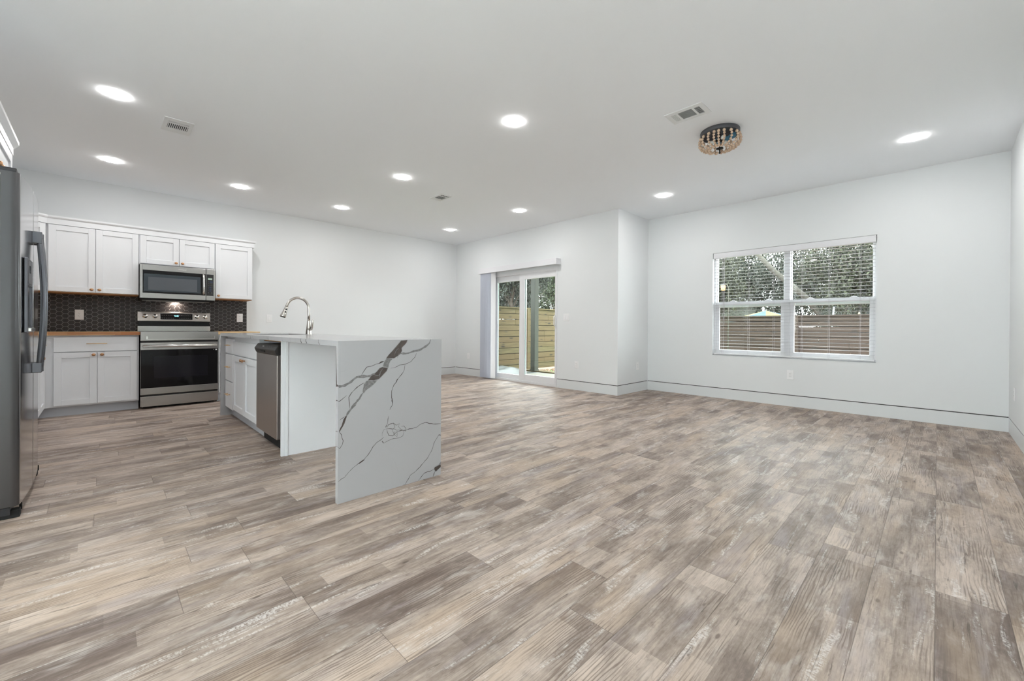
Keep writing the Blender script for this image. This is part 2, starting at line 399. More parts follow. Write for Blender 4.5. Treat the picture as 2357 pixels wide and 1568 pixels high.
# dark shadow reveal above the flush baseboards
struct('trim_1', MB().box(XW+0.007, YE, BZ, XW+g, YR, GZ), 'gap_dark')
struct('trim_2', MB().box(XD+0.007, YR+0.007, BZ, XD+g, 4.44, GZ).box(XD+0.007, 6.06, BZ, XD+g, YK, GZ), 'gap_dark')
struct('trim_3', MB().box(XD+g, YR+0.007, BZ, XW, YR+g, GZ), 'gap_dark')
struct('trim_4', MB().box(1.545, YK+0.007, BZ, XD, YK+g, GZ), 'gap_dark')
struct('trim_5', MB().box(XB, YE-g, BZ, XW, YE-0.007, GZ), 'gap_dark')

# ------------------------------------------------------------------ sliding patio door
d = bpy.data.objects.new('door_1', None); COL.objects.link(d); d.location = (XD, 5.25, 0); d['kind'] = 'structure'
X0 = 0.0; Y = lambda y: y-5.25
MB().box(0, Y(4.44), 0, 0.12, Y(4.468), 2.0).box(0, Y(6.032), 0, 0.12, Y(6.06), 2.0).box(0, Y(4.468), 1.955, 0.12, Y(6.032), 2.0)\
    .box(0, Y(4.468), 0, 0.12, Y(6.032), 0.04).box(-0.012, Y(4.44), 0, 0, Y(4.452), 2.0).box(-0.006, Y(4.452), 1.985, 0, Y(6.05), 2.0).build('door_frame', 'vinyl_white', d, bevel=0.002)
def ringx(mb, x0, x1, y0, y1, z0, z1, sy0, sy1, sz0, sz1):
    mb.box(x0, y0, z0, x1, y0+sy0, z1).box(x0, y1-sy1, z0, x1, y1, z1).box(x0, y0+sy0, z0, x1, y1-sy1, z0+sz0).box(x0, y0+sy0, z1-sz1, x1, y1-sy1, z1); return mb
p = ringx(MB(), 0.012, 0.05, Y(4.466), Y(5.331), 0.040, 1.958, 0.032, 0.131, 0.112, 0.103).build('sliding_panel', 'vinyl_white', d, bevel=0.003)
MB().box(0.028, Y(4.498), 0.152, 0.034, Y(5.20), 1.855).build('pane', 'window_glass', p)
MB().box(0.0275, Y(5.190), 0.152, 0.0345, Y(5.1995), 1.855).build('gasket', 'glass_edge', p)
h = MB().tube([(0.012, Y(4.483), 1.03), (-0.022, Y(4.483), 1.03), (-0.03, Y(4.483), 1.05), (-0.03, Y(4.483), 1.17), (-0.022, Y(4.483), 1.19), (0.012, Y(4.483), 1.19)], 0.007, 8)
h.box(0.004, Y(4.475), 0.98, 0.013, Y(4.492), 1.24); h.build('door_handle', 'vinyl_white', p)
p = ringx(MB(), 0.06, 0.098, Y(5.23), Y(6.034), 0.040, 1.958, 0.125, 0.06, 0.08, 0.105).build('fixed_panel', 'vinyl_white', d, bevel=0.003)
MB().box(0.076, Y(5.355), 0.12, 0.082, Y(5.974), 1.853).build('pane', 'window_glass', p)
MB().box(0.0755, Y(5.966), 0.12, 0.0825, Y(5.9735), 1.853).build('gasket', 'glass_edge', p)

# ------------------------------------------------------------------ window
w = bpy.data.objects.new('window_1', None); COL.objects.link(w); w.location = (XW, 1.389, 0.605); w['kind'] = 'structure'
Y = lambda y: y-1.389
Z = lambda z: z-0.605
ringx(MB(), 0.065, 0.135, Y(0.4905), Y(2.2875), Z(0.6055), Z(2.0775), 0.028, 0.028, 0.05, 0.05).build('window_frame', 'vinyl_white', w, bevel=0.002)
MB().box(0.062, Y(1.345), Z(0.655), 0.135, Y(1.412), Z(2.028)).build('mullion', 'vinyl_white', w, bevel=0.002)
MB().box(-0.002, Y(0.4905), Z(0.6055), 0.065, Y(2.2875), Z(0.6125)).build('window_sill', 'wall_paint', w)
for y0, y1, in ((0.5185, 1.345), (1.412, 2.2595)):
    s = ringx(MB(), 0.102, 0.128, Y(y0), Y(y1), Z(1.30), Z(2.028), 0.014, 0.014, 0.07, 0.012).build('upper_sash', 'vinyl_white', w, bevel=0.002)
    MB().box(0.112, Y(y0+0.014), Z(1.37), 0.116, Y(y1-0.014), Z(2.016)).build('pane', 'window_glass', s)
    s = ringx(MB(), 0.070, 0.098, Y(y0), Y(y1), Z(0.655), Z(1.372), 0.038, 0.044, 0.034, 0.042).build('lower_sash', 'vinyl_white', w, bevel=0.002)
    MB().box(0.082, Y(y0+0.038), Z(0.689), 0.086, Y(y1-0.044), Z(1.33)).build('pane', 'window_glass', s)
    for q in (0.22, 0.74):
        yy = Y(y0+(y1-y0)*q)
        MB().prism([(yy-0.045, Z(1.372)), (yy+0.045, Z(1.372)), (yy+0.03, Z(1.384)), (yy+0.008, Z(1.395)), (yy-0.02, Z(1.392))], 0.074, 0.094, 'x').build('sash_lock', 'vinyl_white', s, bevel=0.002)

w2 = bpy.data.objects.new('fill_window_2', None); COL.objects.link(w2); w2.location = (XB, 0.30, 0.0); w2['kind'] = 'structure'  # glazing added behind the camera to let in fill daylight
fr_ = ringx(MB(), -0.10, -0.04, -0.7195, 0.7195, 0.0005, 2.4495, 0.05, 0.05, 0.05, 0.05).build('window_frame', 'vinyl_white', w2)
MB().box(-0.073, -0.67, 0.05, -0.068, 0.67, 2.40).build('pane', 'window_glass', w2)

w3 = bpy.data.objects.new('fill_window_3', None); COL.objects.link(w3); w3.location = (-2.075, YJ, 0.0); w3['kind'] = 'structure'  # second added opening out of view, feeds more daylight to the ceiling
m_ = MB()
for a in ((-0.7745, 0.0005, -0.725, 2.4495), (0.725, 0.0005, 0.7745, 2.4495), (-0.725, 0.0005, 0.725, 0.05), (-0.725, 2.40, 0.725, 2.4495)): m_.box(a[0], 0.04, a[1], a[2], 0.10, a[3])
m_.build('window_frame', 'vinyl_white', w3)
MB().box(-0.725, 0.068, 0.05, 0.725, 0.073, 2.40).build('pane', 'window_glass', w3)

# horizontal blind inside the reveal
bl = thing('window_blind', 'white horizontal slat blind lowered and open in the window recess', 'blind', (XW, 1.389, 2.077))
zt = 2.077
MB().box(0.004, Y(0.497), 1.998-zt, 0.058, Y(2.281), -0.001).build('headrail', 'blind_white', bl, bevel=0.004)
sl = MB(); zz = 1.972; slz = []
while zz > 0.66:
    slz.append(zz)
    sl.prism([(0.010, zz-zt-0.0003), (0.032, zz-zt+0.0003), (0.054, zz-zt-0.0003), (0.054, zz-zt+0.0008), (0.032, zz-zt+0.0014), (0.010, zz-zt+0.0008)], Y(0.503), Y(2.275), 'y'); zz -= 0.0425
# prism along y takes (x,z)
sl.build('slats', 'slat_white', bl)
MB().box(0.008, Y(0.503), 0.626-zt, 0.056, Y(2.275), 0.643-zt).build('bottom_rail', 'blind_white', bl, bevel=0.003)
for y in (2.158, 1.821, 1.52, 1.206, 0.928, 0.633):
    c = MB()
    for dx, dy in ((0.006, 0), (0.058, 0), (0.030, 0.012)): c.box(dx-0.0006, Y(y)-0.0006+dy, 0.628-zt, dx+0.0006, Y(y)+0.0006+dy, 1.998-zt)
    for q in slz: c.box(0.006, Y(y)-0.0006, q-zt-0.0015, 0.058, Y(y)+0.0006, q-zt-0.0009)
    c.build('ladder_cord', 'cord', bl)
MB().tube([(-0.002, Y(2.13), 2.0-zt), (-0.006, Y(2.13), 1.9-zt), (-0.006, Y(2.128), 1.05-zt)], 0.004, 6).build('tilt_wand', 'cord', bl)

# vertical blind over the patio door, drawn to its left end
vb = thing('vertical_blind', 'white valance over the patio door with pale blue-grey vanes stacked at its left end', 'blind', (XD, 5.35, 2.03))
MB().box(-0.121, -0.985, 0.003, -0.111, 0.991, 0.105).box(-0.111, -0.985, 0.003, 0, -0.975, 0.105).box(-0.111, 0.981, 0.003, 0, 0.991, 0.105).box(-0.111, -0.975, 0.099, 0, 0.981, 0.105).build('valance', 'blind_white', vb, bevel=0.002)
MB().box(-0.085, -0.955, 0.045, -0.045, 0.965, 0.075).box(-0.045, -0.5, 0.07, 0, -0.46, 0.075).box(-0.045, 0.5, 0.07, 0, 0.54, 0.075).build('track', 'vinyl_white', vb)
for k in range(15):
    y = 0.605+k*0.0225; an = math.radians(-36+4*math.sin(k*1.7)); cx = -0.066
    pts = []
    for q in range(7):
        t = (q/6-0.5); pts.append((cx+t*0.088*math.cos(an), y+t*0.088*math.sin(an)+0.004*(1-4*t*t)))
    poly = pts+[(a, c+0.0012) for a, c in pts[::-1]]
    MB().prism(poly, -2.01, 0.03, 'z').prism([(cx-0.004, y+0.003), (cx+0.004, y+0.003), (cx+0.004, y+0.0045), (cx-0.004, y+0.0045)], 0.03, 0.046, 'z').build('vane', 'vane_blue' if k else 'blind_white', vb)  # lit end vane coloured white, the shaded stack behind it bluish

# ------------------------------------------------------------------ recessed lights
def downlight(x, y, label):
    t = thing('recessed_light', label, 'ceiling light', (x, y, H), 0, 'recessed ceiling lights')
    MB().lathe([(0.068, -0.0001), (0.0684, -0.0012), (0.0735, -0.0010), (0.075, -0.0001)], n=40).build('trim_ring', 'plate_white', t)
    MB().lathe([(0.0675, -0.001), (0.0672, -0.0052), (0.064, -0.0080), (0.045, -0.010), (0.02, -0.0106), (0.0005, -0.0108)], n=40).build('diffuser', 'lamp_diffuser', t)
    ld = bpy.data.lights.new('lamp_light', 'AREA'); ld.shape = 'DISK'; ld.size = 0.13; ld.energy = LAMP_W; ld.color = (1, 0.975, 0.945)
    lo = bpy.data.objects.new('lamp_light', ld); COL.objects.link(lo); lo.location = (0, 0, -0.0125); lo.parent = t
for x, y, l in ((0.07, 4.386, 'round white recessed ceiling light, the largest one at the upper left of the photo'),
                (0.07, 6.168, 'round recessed ceiling light near the kitchen wall, farthest left of that row'),
                (1.245, 6.170, 'round recessed ceiling light above the microwave end of the kitchen wall'),
                (2.515, 6.172, 'round recessed ceiling light near the kitchen wall, third from the left in that row'),
                (4.465, 6.168, 'round recessed ceiling light closest to the far room corner'),
                (4.455, 4.413, 'round recessed ceiling light in front of the patio door, right of the small square vent'),
                (2.507, 4.406, 'round recessed ceiling light in mid ceiling beyond the large central one'),
                (2.495, 2.541, 'large bright round recessed ceiling light at the top centre of the photo'),
                (5.267, 2.546, 'round recessed ceiling light just before the inner corner beside the window wall'),
                (5.268, 0.160, 'round recessed ceiling light at the far right, near the right wall'),
                (2.50, 0.160, 'unseen round recessed ceiling light added for fill above the camera beside the right wall'),  # out of view, added for extra light
                (0.07, 2.20, 'unseen round recessed ceiling light added for fill above the camera, in front of the refrigerator')):  # also added out of view to light the room
    downlight(x, y, l)

# ------------------------------------------------------------------ ceiling vents
def vent(x0, y0, x1, y1, label, slots, zdir=0):
    cx, cy = (x0+x1)/2, (y0+y1)/2
    t = thing('ceiling_vent', label, 'vent', (cx, cy, H), 0, 'ceiling air vents')
    f = MB(); hx, hy = (x1-x0)/2, (y1-y0)/2
    xs = sorted({-hx, hx}|{a-cx for s in slots for a in (s[0], s[2])}); ys = sorted({-hy, hy}|{a-cy for s in slots for a in (s[1], s[3])})
    for i in range(len(xs)-1):
        for j in range(len(ys)-1):
            mx, my = (xs[i]+xs[i+1])/2+cx, (ys[j]+ys[j+1])/2+cy
            if not any(s[0] < mx < s[2] and s[1] < my < s[3] for s in slots): f.box(xs[i], ys[j], -0.006, xs[i+1], ys[j+1], -0.0002)
    f.build('vent_plate', 'vent_white', t)
    bk = MB(); lv = MB()
    for s in slots:
        a, c, e, g_ = s[0]-cx, s[1]-cy, s[2]-cx, s[3]-cy
        bk.box(a-0.002, c-0.002, -0.0012, e+0.002, g_+0.002, -0.0003)
        n, ax = s[4], s[5]
        for k in range(n):
            if ax == 'x':
                q = c+(g_-c)*(k+0.5)/n; w_ = (g_-c)/n*0.22; lv.box(a, q-w_, -0.0052, e, q+w_, -0.0012)
            else:
                q = a+(e-a)*(k+0.5)/n; w_ = (e-a)/n*0.22; lv.box(q-w_, c, -0.0052, q+w_, g_, -0.0012)
    bk.build('duct_opening', 'vent_dark', t); lv.build('louvres', 'vent_white' if len(slots) == 2 and slots[1][4] == 11 else 'vent_slat', t)
vent(0.372, 4.54, 0.572, 4.856, 'white ceiling vent with a row of short slots, above the refrigerator side of the kitchen',
     [(0.402, 4.585, 0.412, 4.80, 1, 'y', 'vent_white')][:0]+[(0.404, 4.60, 0.545, 4.628, 2, 'x', 'vent_slat'), (0.404, 4.655, 0.545, 4.765, 11, 'y', 'vent_white')])
vent(3.166, 4.566, 3.345, 4.86, 'small white ceiling vent with two dark openings, in front of the far kitchen corner',
     [(3.197, 4.672, 3.32, 4.78, 5, 'y', 'vent_slat'), (3.197, 4.612, 3.325, 4.648, 3, 'y', 'vent_slat')])
vent(3.29, 1.288, 3.494, 1.592, 'white ceiling vent beside the beaded light fixture, with dark centre grille',
     [(3.33, 1.385, 3.455, 1.497, 10, 'y', 'vent_slat'), (3.335, 1.326, 3.462, 1.368, 5, 'y', 'vent_white'), (3.335, 1.516, 3.455, 1.519, 0, 'x', 'vent_white'), (3.335, 1.527, 3.455, 1.530, 0, 'x', 'vent_white'), (3.335, 1.538, 3.455, 1.541, 0, 'x', 'vent_white'), (3.335, 1.549, 3.455, 1.552, 0, 'x', 'vent_white')])

# ------------------------------------------------------------------ beaded flush light
bx, by = 3.905, 1.368
t = thing('bead_light', 'round flush ceiling light with wooden bead strands and dark metal rim', 'light fixture', (bx, by, H))
MB().lathe([(0.0005, -0.0002), (0.158, -0.0002), (0.160, -0.004), (0.160, -0.034), (0.156, -0.037), (0.152, -0.034), (0.150, -0.006), (0.0005, -0.006)], n=48).build('rim', 'rim_metal', t)
fm = MB()
for a0, r_, hh in ((-35, 0.115, 0.05), (10, 0.115, 0.055)):
    a = math.radians(a0); c_ = (r_*math.cos(a), r_*math.sin(a)); tx, ty = -math.sin(a), math.cos(a)
    for s_ in range(4):
        w0, w1 = -0.06+s_*0.03, -0.03+s_*0.03; k0, k1 = 0.006*math.sin(s_*2.1), 0.006*math.sin((s_+1)*2.1)
        p0 = (c_[0]+tx*w0+math.cos(a)*k0, c_[1]+ty*w0+math.sin(a)*k0); p1 = (c_[0]+tx*w1+math.cos(a)*k1, c_[1]+ty*w1+math.sin(a)*k1)
        fm.prism([p0, p1, (p1[0]+0.0015, p1[1]+0.0015), (p0[0]+0.0015, p0[1]+0.0015)], -0.008-hh, -0.008, 'z')
fm.build('protective_film', 'film_blue', t)
MB().tube([(0, 0, -0.006), (0, 0, -0.150)], 0.006, 10).lathe([(0.0005, -0.150), (0.010, -0.152), (0.030, -0.150), (0.031, -0.154), (0.010, -0.158), (0.0005, -0.158)], n=24).tube([(0, 0, -0.155), (0, 0, -0.185)], 0.0055, 10)\
    .lathe([(0.0005, -0.183), (0.007, -0.185), (0.009, -0.190), (0.006, -0.196), (0.0005, -0.198)], n=12).build('stem', 'black_iron', t)
for a in (100, 220, 340):
    a = math.radians(a); dx, dy = math.cos(a), math.sin(a)
    so = MB().tube([(dx*0.01, dy*0.01, -0.075), (dx*0.045, dy*0.045, -0.080)], 0.013, 12).build('socket', 'black_iron', t)
    MB().tube([(dx*0.045, dy*0.045, -0.080), (dx*0.055, dy*0.055, -0.081), (dx*0.075, dy*0.075, -0.085), (dx*0.09, dy*0.09, -0.088), (dx*0.098, dy*0.098, -0.090)], [0.010, 0.014, 0.019, 0.015, 0.004], 12).build('bulb', 'bulb_white', so)
def bead(mb, p, d, L, r):
    d = d.normalized(); n = 8; pr = [(-0.5, 0.12), (-0.36, 0.62), (-0.1, 0.97), (0.1, 1.0), (0.34, 0.68), (0.5, 0.12)]
    mb.tube([p+d*(L*q[0]) for q in pr], [r*q[1] for q in pr], n)
NS = 20
prof = [(0.150, -0.037), (0.160, -0.062), (0.168, -0.088), (0.164, -0.114), (0.148, -0.136), (0.120, -0.150), (0.088, -0.156), (0.052, -0.153)]
strand = MB()
P = [Vector((r_, 0, z)) for r_, z in prof]; tot = []; 
for i in range(len(P)-1): tot.append((P[i+1]-P[i]).length)
Ltot = sum(tot)
def at(s):
    for i, q in enumerate(tot):
        if s <= q or i == len(tot)-1: return P[i].lerp(P[i+1], s/q), (P[i+1]-P[i])
        s -= q
lens = [0.030]+[0.024]*8; s_ = 0.006
strand.tube([at(Ltot*i/14)[0] for i in range(15)], 0.0009, 5)
for L_ in lens:
    if s_+L_ > Ltot: break
    p, dd = at(s_+L_/2); bead(strand, p, dd, L_, 0.0132 if L_ > 0.025 else 0.0112); s_ += L_+0.0012
st0 = strand.build('bead_strand', 'bead_wood', t, fix=False)
for k in range(NS):
    if k: o = st0.copy(); COL.objects.link(o); o.parent = t
    else: o = st0
    o.rotation_euler = (0, 0, 2*PI*(k+0.25*math.sin(k*5.1))/NS)

# ------------------------------------------------------------------ wall plates   local: x right, -y towards the room, z up
def outlet(loc, rz, label, group='wall outlets'):
    t = thing('wall_outlet', label, 'outlet', loc, rz, group)
    MB().box(-0.038, -0.006, -0.060, 0.038, -0.0003, 0.060).build('cover_plate', 'plate_white', t, bevel=0.003)
    r = MB().box(-0.0175, -0.0085, -0.034, 0.0175, -0.006, 0.034).build('receptacle', 'plate_white', t, bevel=0.001)
    sl = MB()
    for z in (-0.017, 0.017):
        sl.box(-0.008, -0.0088, z-0.001, -0.0055, -0.0084, z+0.008).box(0.0055, -0.0088, z, 0.0075, -0.0084, z+0.007).box(-0.002, -0.0088, z-0.010, 0.002, -0.0084, z-0.006)
    sl.build('slots', 'slot_dark', r); return t
def switch(loc, rz, label, gang=1):
    t = thing('light_switch', label, 'light switch', loc, rz)
    w_ = 0.038 if gang == 1 else 0.060
    MB().box(-w_, -0.006, -0.060, w_, -0.0003, 0.060).build('cover_plate', 'plate_white', t, bevel=0.003)
    for k in range(gang):
        x = 0 if gang == 1 else (-0.023+0.046*k)
        MB().box(x-0.0172, -0.0066, -0.0345, x+0.0172, -0.0059, 0.0345).build('switch_surround', 'slot_dark' if False else 'vane_blue', t)
        MB().add([(x-0.016, -0.0062, -0.033), (x+0.016, -0.0062, -0.033), (x+0.016, -0.0062, 0.033), (x-0.016, -0.0062, 0.033),
                  (x-0.016, -0.0115, -0.033), (x+0.016, -0.0115, -0.033), (x+0.016, -0.0085, 0.033), (x-0.016, -0.0085, 0.033)],
                 [(0,3,2,1),(4,5,6,7),(0,1,5,4),(1,2,6,5),(2,3,7,6),(3,0,4,7)]).build('rocker', 'plate_white', t)
    return t
YT = YK-0.0125      # face of the tiles
outlet((-0.188, YT, 1.115), 0, 'white outlet on the dark hexagon tiles left of the range', 'outlets on the tile backsplash')
outlet((1.449, YT, 1.11), 0, 'white outlet on the dark hexagon tiles right of the range', 'outlets on the tile backsplash')
switch((1.837, YK, 1.108), 0, 'single white light switch on the bare kitchen wall right of the tiles')
R_ = math.radians
outlet((XD, 6.785, 0.398), R_(-90), 'white outlet low on the wall left of the patio door vanes', 'outlets low on the walls')
switch((XD, 4.241, 1.163), R_(-90), 'double white light switch to the right of the patio door', 2)
outlet((XD, 4.032, 0.404), R_(-90), 'white outlet low on the wall right of the patio door', 'outlets low on the walls')
outlet((5.966, YR, 0.402), 0, 'white outlet on the short return wall near the corner', 'outlets low on the walls')
outlet((XW, 1.323, 0.404), R_(-90), 'white outlet centred below the window', 'outlets low on the walls')
outlet((5.84, YE, 0.42), R_(180), 'white outlet on the right-hand wall at the photo edge', 'outlets low on the walls')

# ================================================================== CABINETS   local: x right, y into the wall (front face y=0), z up
def shaker(x0, x1, z0, z1, name, parent, rail=0.057, y=-0.020, flat=False):
    m = MB()
    if flat: m.box(x0, y, z0, x1, -0.0005, z1)
    else:
        m.box(x0, y, z0, x0+rail, -0.0005, z1).box(x1-rail, y, z0, x1, -0.0005, z1).box(x0+rail, y, z0, x1-rail, -0.0005, z0+rail).box(x0+rail, y, z1-rail, x1-rail, -0.0005, z1)
        m.box(x0+rail, y+0.0105, z0+rail, x1-rail, -0.0005, z1-rail)
    return m.build(name, 'cabinet_white', parent, bevel=0.0012, seg=1)
def knob(x, z, parent, y=-0.020):
    m = MB().lathe([(0.0001, 0), (0.0075, 0), (0.0055, -0.004), (0.0048, -0.010), (0.008, -0.015), (0.0125, -0.018), (0.0150, -0.022), (0.0148, -0.026), (0.011, -0.030), (0.0001, -0.0315)], (x, y, z), 'y', 20)
    for i, v in enumerate(m.v): m.v[i] = (x+(v[0]-x)*1.15, v[1], v[2])
    return m.build('knob', 'bronze_knob', parent)
def pull(x, z, parent, L=0.165, y=-0.020):
    m = MB().tube([(x-L/2, y-0.030, z), (x+L/2, y-0.030, z)], 0.0042, 10)
    for s in (-1, 1): m.tube([(x+s*L*0.33, y, z), (x+s*L*0.33, y-0.030, z)], 0.0040, 8)
    return m.build('handle', 'brass', parent)
def carcass(x0, x1, dep, z0, z1, parent, bottom='cabinet_white', tk=None):
    m = MB().box(x0, 0, z0, x1, dep, z1); return m.build('cabinet_body', 'cabinet_white', parent, bevel=0.001, seg=1)

# --- base cabinet left of the range
BY = YK-0.60
t = thing('base_cabinet', 'white two-door base cabinet with one wide drawer, left of the range', 'cabinet', (0, BY, 0), 0, 'base cabinets along the kitchen walls')
carcass(-0.439, 0.316, 0.598, 0.105, 0.878, t)
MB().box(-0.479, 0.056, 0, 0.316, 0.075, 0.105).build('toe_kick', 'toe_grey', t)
dr = shaker(-0.362, 0.300, 0.700, 0.858, 'drawer', t, flat=True); pull(-0.035, 0.785, dr, 0.165)
a = shaker(-0.362, -0.034, 0.121, 0.690, 'door', t); knob(-0.061, 0.662, a)
a = shaker(-0.030, 0.300, 0.121, 0.690, 'door', t); knob(0.006, 0.662, a)
# --- base cabinet right of the range
t = thing('base_cabinet', 'narrow white three-drawer base cabinet between the range and the island end', 'cabinet', (0, BY, 0), 0, 'base cabinets along the kitchen walls')
carcass(1.090, 1.537, 0.598, 0.105, 0.878, t)
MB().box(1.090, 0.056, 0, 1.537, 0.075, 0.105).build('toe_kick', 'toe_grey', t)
for z0, z1 in ((0.705, 0.858), (0.421, 0.694), (0.121, 0.410)):
    a = shaker(1.101, 1.526, z0, z1, 'drawer', t, flat=True); pull(1.313, (z0+z1)/2, a, 0.16)
# --- base cabinets along the left wall (faces +x)
for y0, y1, lab in ((4.26, 5.44, 'white base cabinet on the left wall right behind the refrigerator'), (5.45, 6.605, 'white base cabinet in the kitchen corner beyond the refrigerator handles')):
    t = thing('base_cabinet', lab, 'cabinet', (-0.440, y0, 0), R_(90), 'base cabinets along the kitchen walls')
    L_ = y1-y0; carcass(0, L_, 0.598, 0.105, 0.878, t)
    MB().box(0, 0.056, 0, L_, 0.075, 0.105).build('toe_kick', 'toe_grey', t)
    if y0 > 5: a0, a1 = 0.20, 1.08
    else: a0, a1 = 0.03, 1.15
    mid = (a0+a1)/2
    a = shaker(a0, a1, 0.700, 0.858, 'drawer', t, flat=True); pull(mid+0.04, 0.785, a, 0.165)
    a = shaker(a0, mid-0.002, 0.121, 0.690, 'door', t); knob(mid-0.03, 0.662, a)
    a = shaker(mid+0.002, a1, 0.121, 0.690, 'door', t); knob(mid+0.03, 0.662, a)
# --- wooden worktops
ct = MB().prism([(-1.059, 4.235-YK), (-0.405, 4.235-YK), (-0.405, -0.6446), (0.3235, -0.6446), (0.3235, -0.0135), (-1.059, -0.0135)], 0.8785, 0.914, 'z').build('wooden_worktop', 'butcher_block', bevel=0.002)
ct.location = (0, YK, 0); tag(ct, 'butcher block worktop left of the range, turning the corner toward the refrigerator', 'worktop', 'butcher block worktops')
ct = MB().box(1.0845, -0.6446, 0.8785, 1.565, -0.0135, 0.914).build('wooden_worktop', 'butcher_block', bevel=0.002)
ct.location = (0, YK, 0); tag(ct, 'short butcher block worktop to the right of the range', 'worktop', 'butcher block worktops')
# --- backsplash of hexagon tiles
def clip_poly(poly, x0, x1, z0, z1):
    def cl(P, ins, itx):
        o = []
        for i in range(len(P)):
            a, c = P[i], P[(i+1) % len(P)]
            if ins(a): o.append(a)
            if ins(a) != ins(c): o.append(itx(a, c))
        return o
    def fx(v): return lambda a, c: (v, a[1]+(c[1]-a[1])*(v-a[0])/(c[0]-a[0]))
    def fz(v): return lambda a, c: (a[0]+(c[0]-a[0])*(v-a[1])/(c[1]-a[1]), v)
    for ins, it in ((lambda p: p[0] >= x0-1e-9, fx(x0)), (lambda p: p[0] <= x1+1e-9, fx(x1)), (lambda p: p[1] >= z0-1e-9, fz(z0)), (lambda p: p[1] <= z1+1e-9, fz(z1))):
        if len(poly) < 3: return []
        poly = cl(poly, ins, it)
    return poly if len(poly) >= 3 else []
def hexwall(x0, x1, z0, z1, axis):
    m = MB()
    if axis == 'y': m.box(x0, -0.009, z0, x1, -0.0005, z1, 0)
    FL, SL, HH, GR = 0.0335, 0.0155, 0.0505, 0.0017
    c = int((x1-x0)/(FL+SL))+3; r = int((z1-z0)/HH)+3
    for i in range(-1, c):
        for j in range(-1, r):
            cx = x0+i*(FL+SL)+0.01; cz = z0+j*HH+(HH/2 if i % 2 else 0)+0.006
            a, h_ = FL/2-GR*0.4, HH/2-GR; w_ = FL/2+SL-GR*1.2
            p = clip_poly([(cx-w_, cz), (cx-a, cz-h_), (cx+a, cz-h_), (cx+w_, cz), (cx+a, cz+h_), (cx-a, cz+h_)], x0+0.001, x1-0.001, z0+0.001, z1-0.001)
            if p: m.prism(p, -0.0122, -0.0085, 'y', 1)
    return m
o = hexwall(-1.047, 1.538, 0.9145, 1.40, 'y').build('backsplash', ['grout', 'hex_tile']); o.location = (0, YK, 0)
tag(o, 'dark matte hexagon tile backsplash with pale grout behind the range', 'backsplash')
o = hexwall(0, 2.95, 0.9145, 1.37, 'y').build('backsplash', ['grout', 'hex_tile']); o.location = (XL, 4.262, 0); o.rotation_euler = (0, 0, R_(90))
tag(o, 'dark hexagon tile backsplash on the left wall, seen past the refrigerator handles', 'backsplash')

# --- wall cabinets
UY = YK-0.31
def ply(x0, x1, dep, z, parent): MB().box(x0+0.002, 0.002, z-0.010, x1-0.002, dep, z).build('underside_panel', 'ply_wood', parent)
G_ = 'wall cabinets above the range wall'
t = thing('wall_cabinet', 'white two-door shaker wall cabinet left of the microwave', 'cabinet', (0, UY, 0), 0, G_)
carcass(-0.437, 0.3265, 0.3095, 1.366, 2.16, t); ply(-0.437, 0.3265, 0.30, 1.366, t)
a = shaker(-0.4195, -0.0525, 1.370, 2.107, 'door', t); knob(-0.082, 1.402, a)
a = shaker(-0.0475, 0.3235, 1.370, 2.107, 'door', t); knob(-0.017, 1.402, a)
t = thing('wall_cabinet', 'short white two-door wall cabinet directly above the microwave', 'cabinet', (0, UY, 0), 0, G_)
carcass(0.3275, 1.0965, 0.3095, 1.750, 2.16, t)
a = shaker(0.339, 0.7125, 1.761, 2.107, 'door', t); knob(0.683, 1.793, a)
a = shaker(0.7175, 1.090, 1.761, 2.107, 'door', t); knob(0.748, 1.793, a)
t = thing('wall_cabinet', 'single-door white shaker wall cabinet at the right end, right of the microwave', 'cabinet', (0, UY, 0), 0, G_)
carcass(1.0975, 1.5385, 0.3095, 1.366, 2.16, t); ply(1.0975, 1.5385, 0.30, 1.366, t)
a = shaker(1.1035, 1.536, 1.370, 2.107, 'door', t); knob(1.134, 1.402, a)
# diagonal corner wall cabinet
t = thing('wall_cabinet', 'diagonal white corner wall cabinet partly hidden behind the refrigerator handle', 'cabinet', (-0.439, UY, 0), R_(45), G_)
def loc45(x, y):   # world -> local of this thing
    dx, dy = x+0.439, y-UY; c = math.cos(R_(-45)); s = math.sin(R_(-45)); return (dx*c-dy*s, dx*s+dy*c)
poly = [loc45(*q) for q in ((-0.4395, UY), (-0.4395, YK-0.014), (-1.058, YK-0.014), (-1.058, YK-0.62), (-0.75, YK-0.62))]
MB().prism(poly, 1.366, 2.16, 'z').build('cabinet_body', 'cabinet_white', t)
MB().prism([(q[0]*0.99, q[1]) for q in poly], 1.357, 1.366, 'z').build('underside_panel', 'ply_wood', t)
a = shaker(-0.425, -0.018, 1.370, 2.107, 'door', t); knob(-0.395, 1.402, a)
t = thing('wall_cabinet', 'white wall cabinet on the left wall hidden behind the refrigerator', 'cabinet', (-0.75, 4.32, 0), R_(90), G_)
carcass(0, 2.28, 0.3095, 1.366, 2.16, t); ply(0, 2.28, 0.29, 1.366, t)
for k in range(4):
    a = shaker(0.01+k*0.57, 0.565+k*0.57, 1.370, 2.107, 'door', t); knob(0.01+k*0.57+(0.525 if k % 2 == 0 else 0.03), 1.402, a)
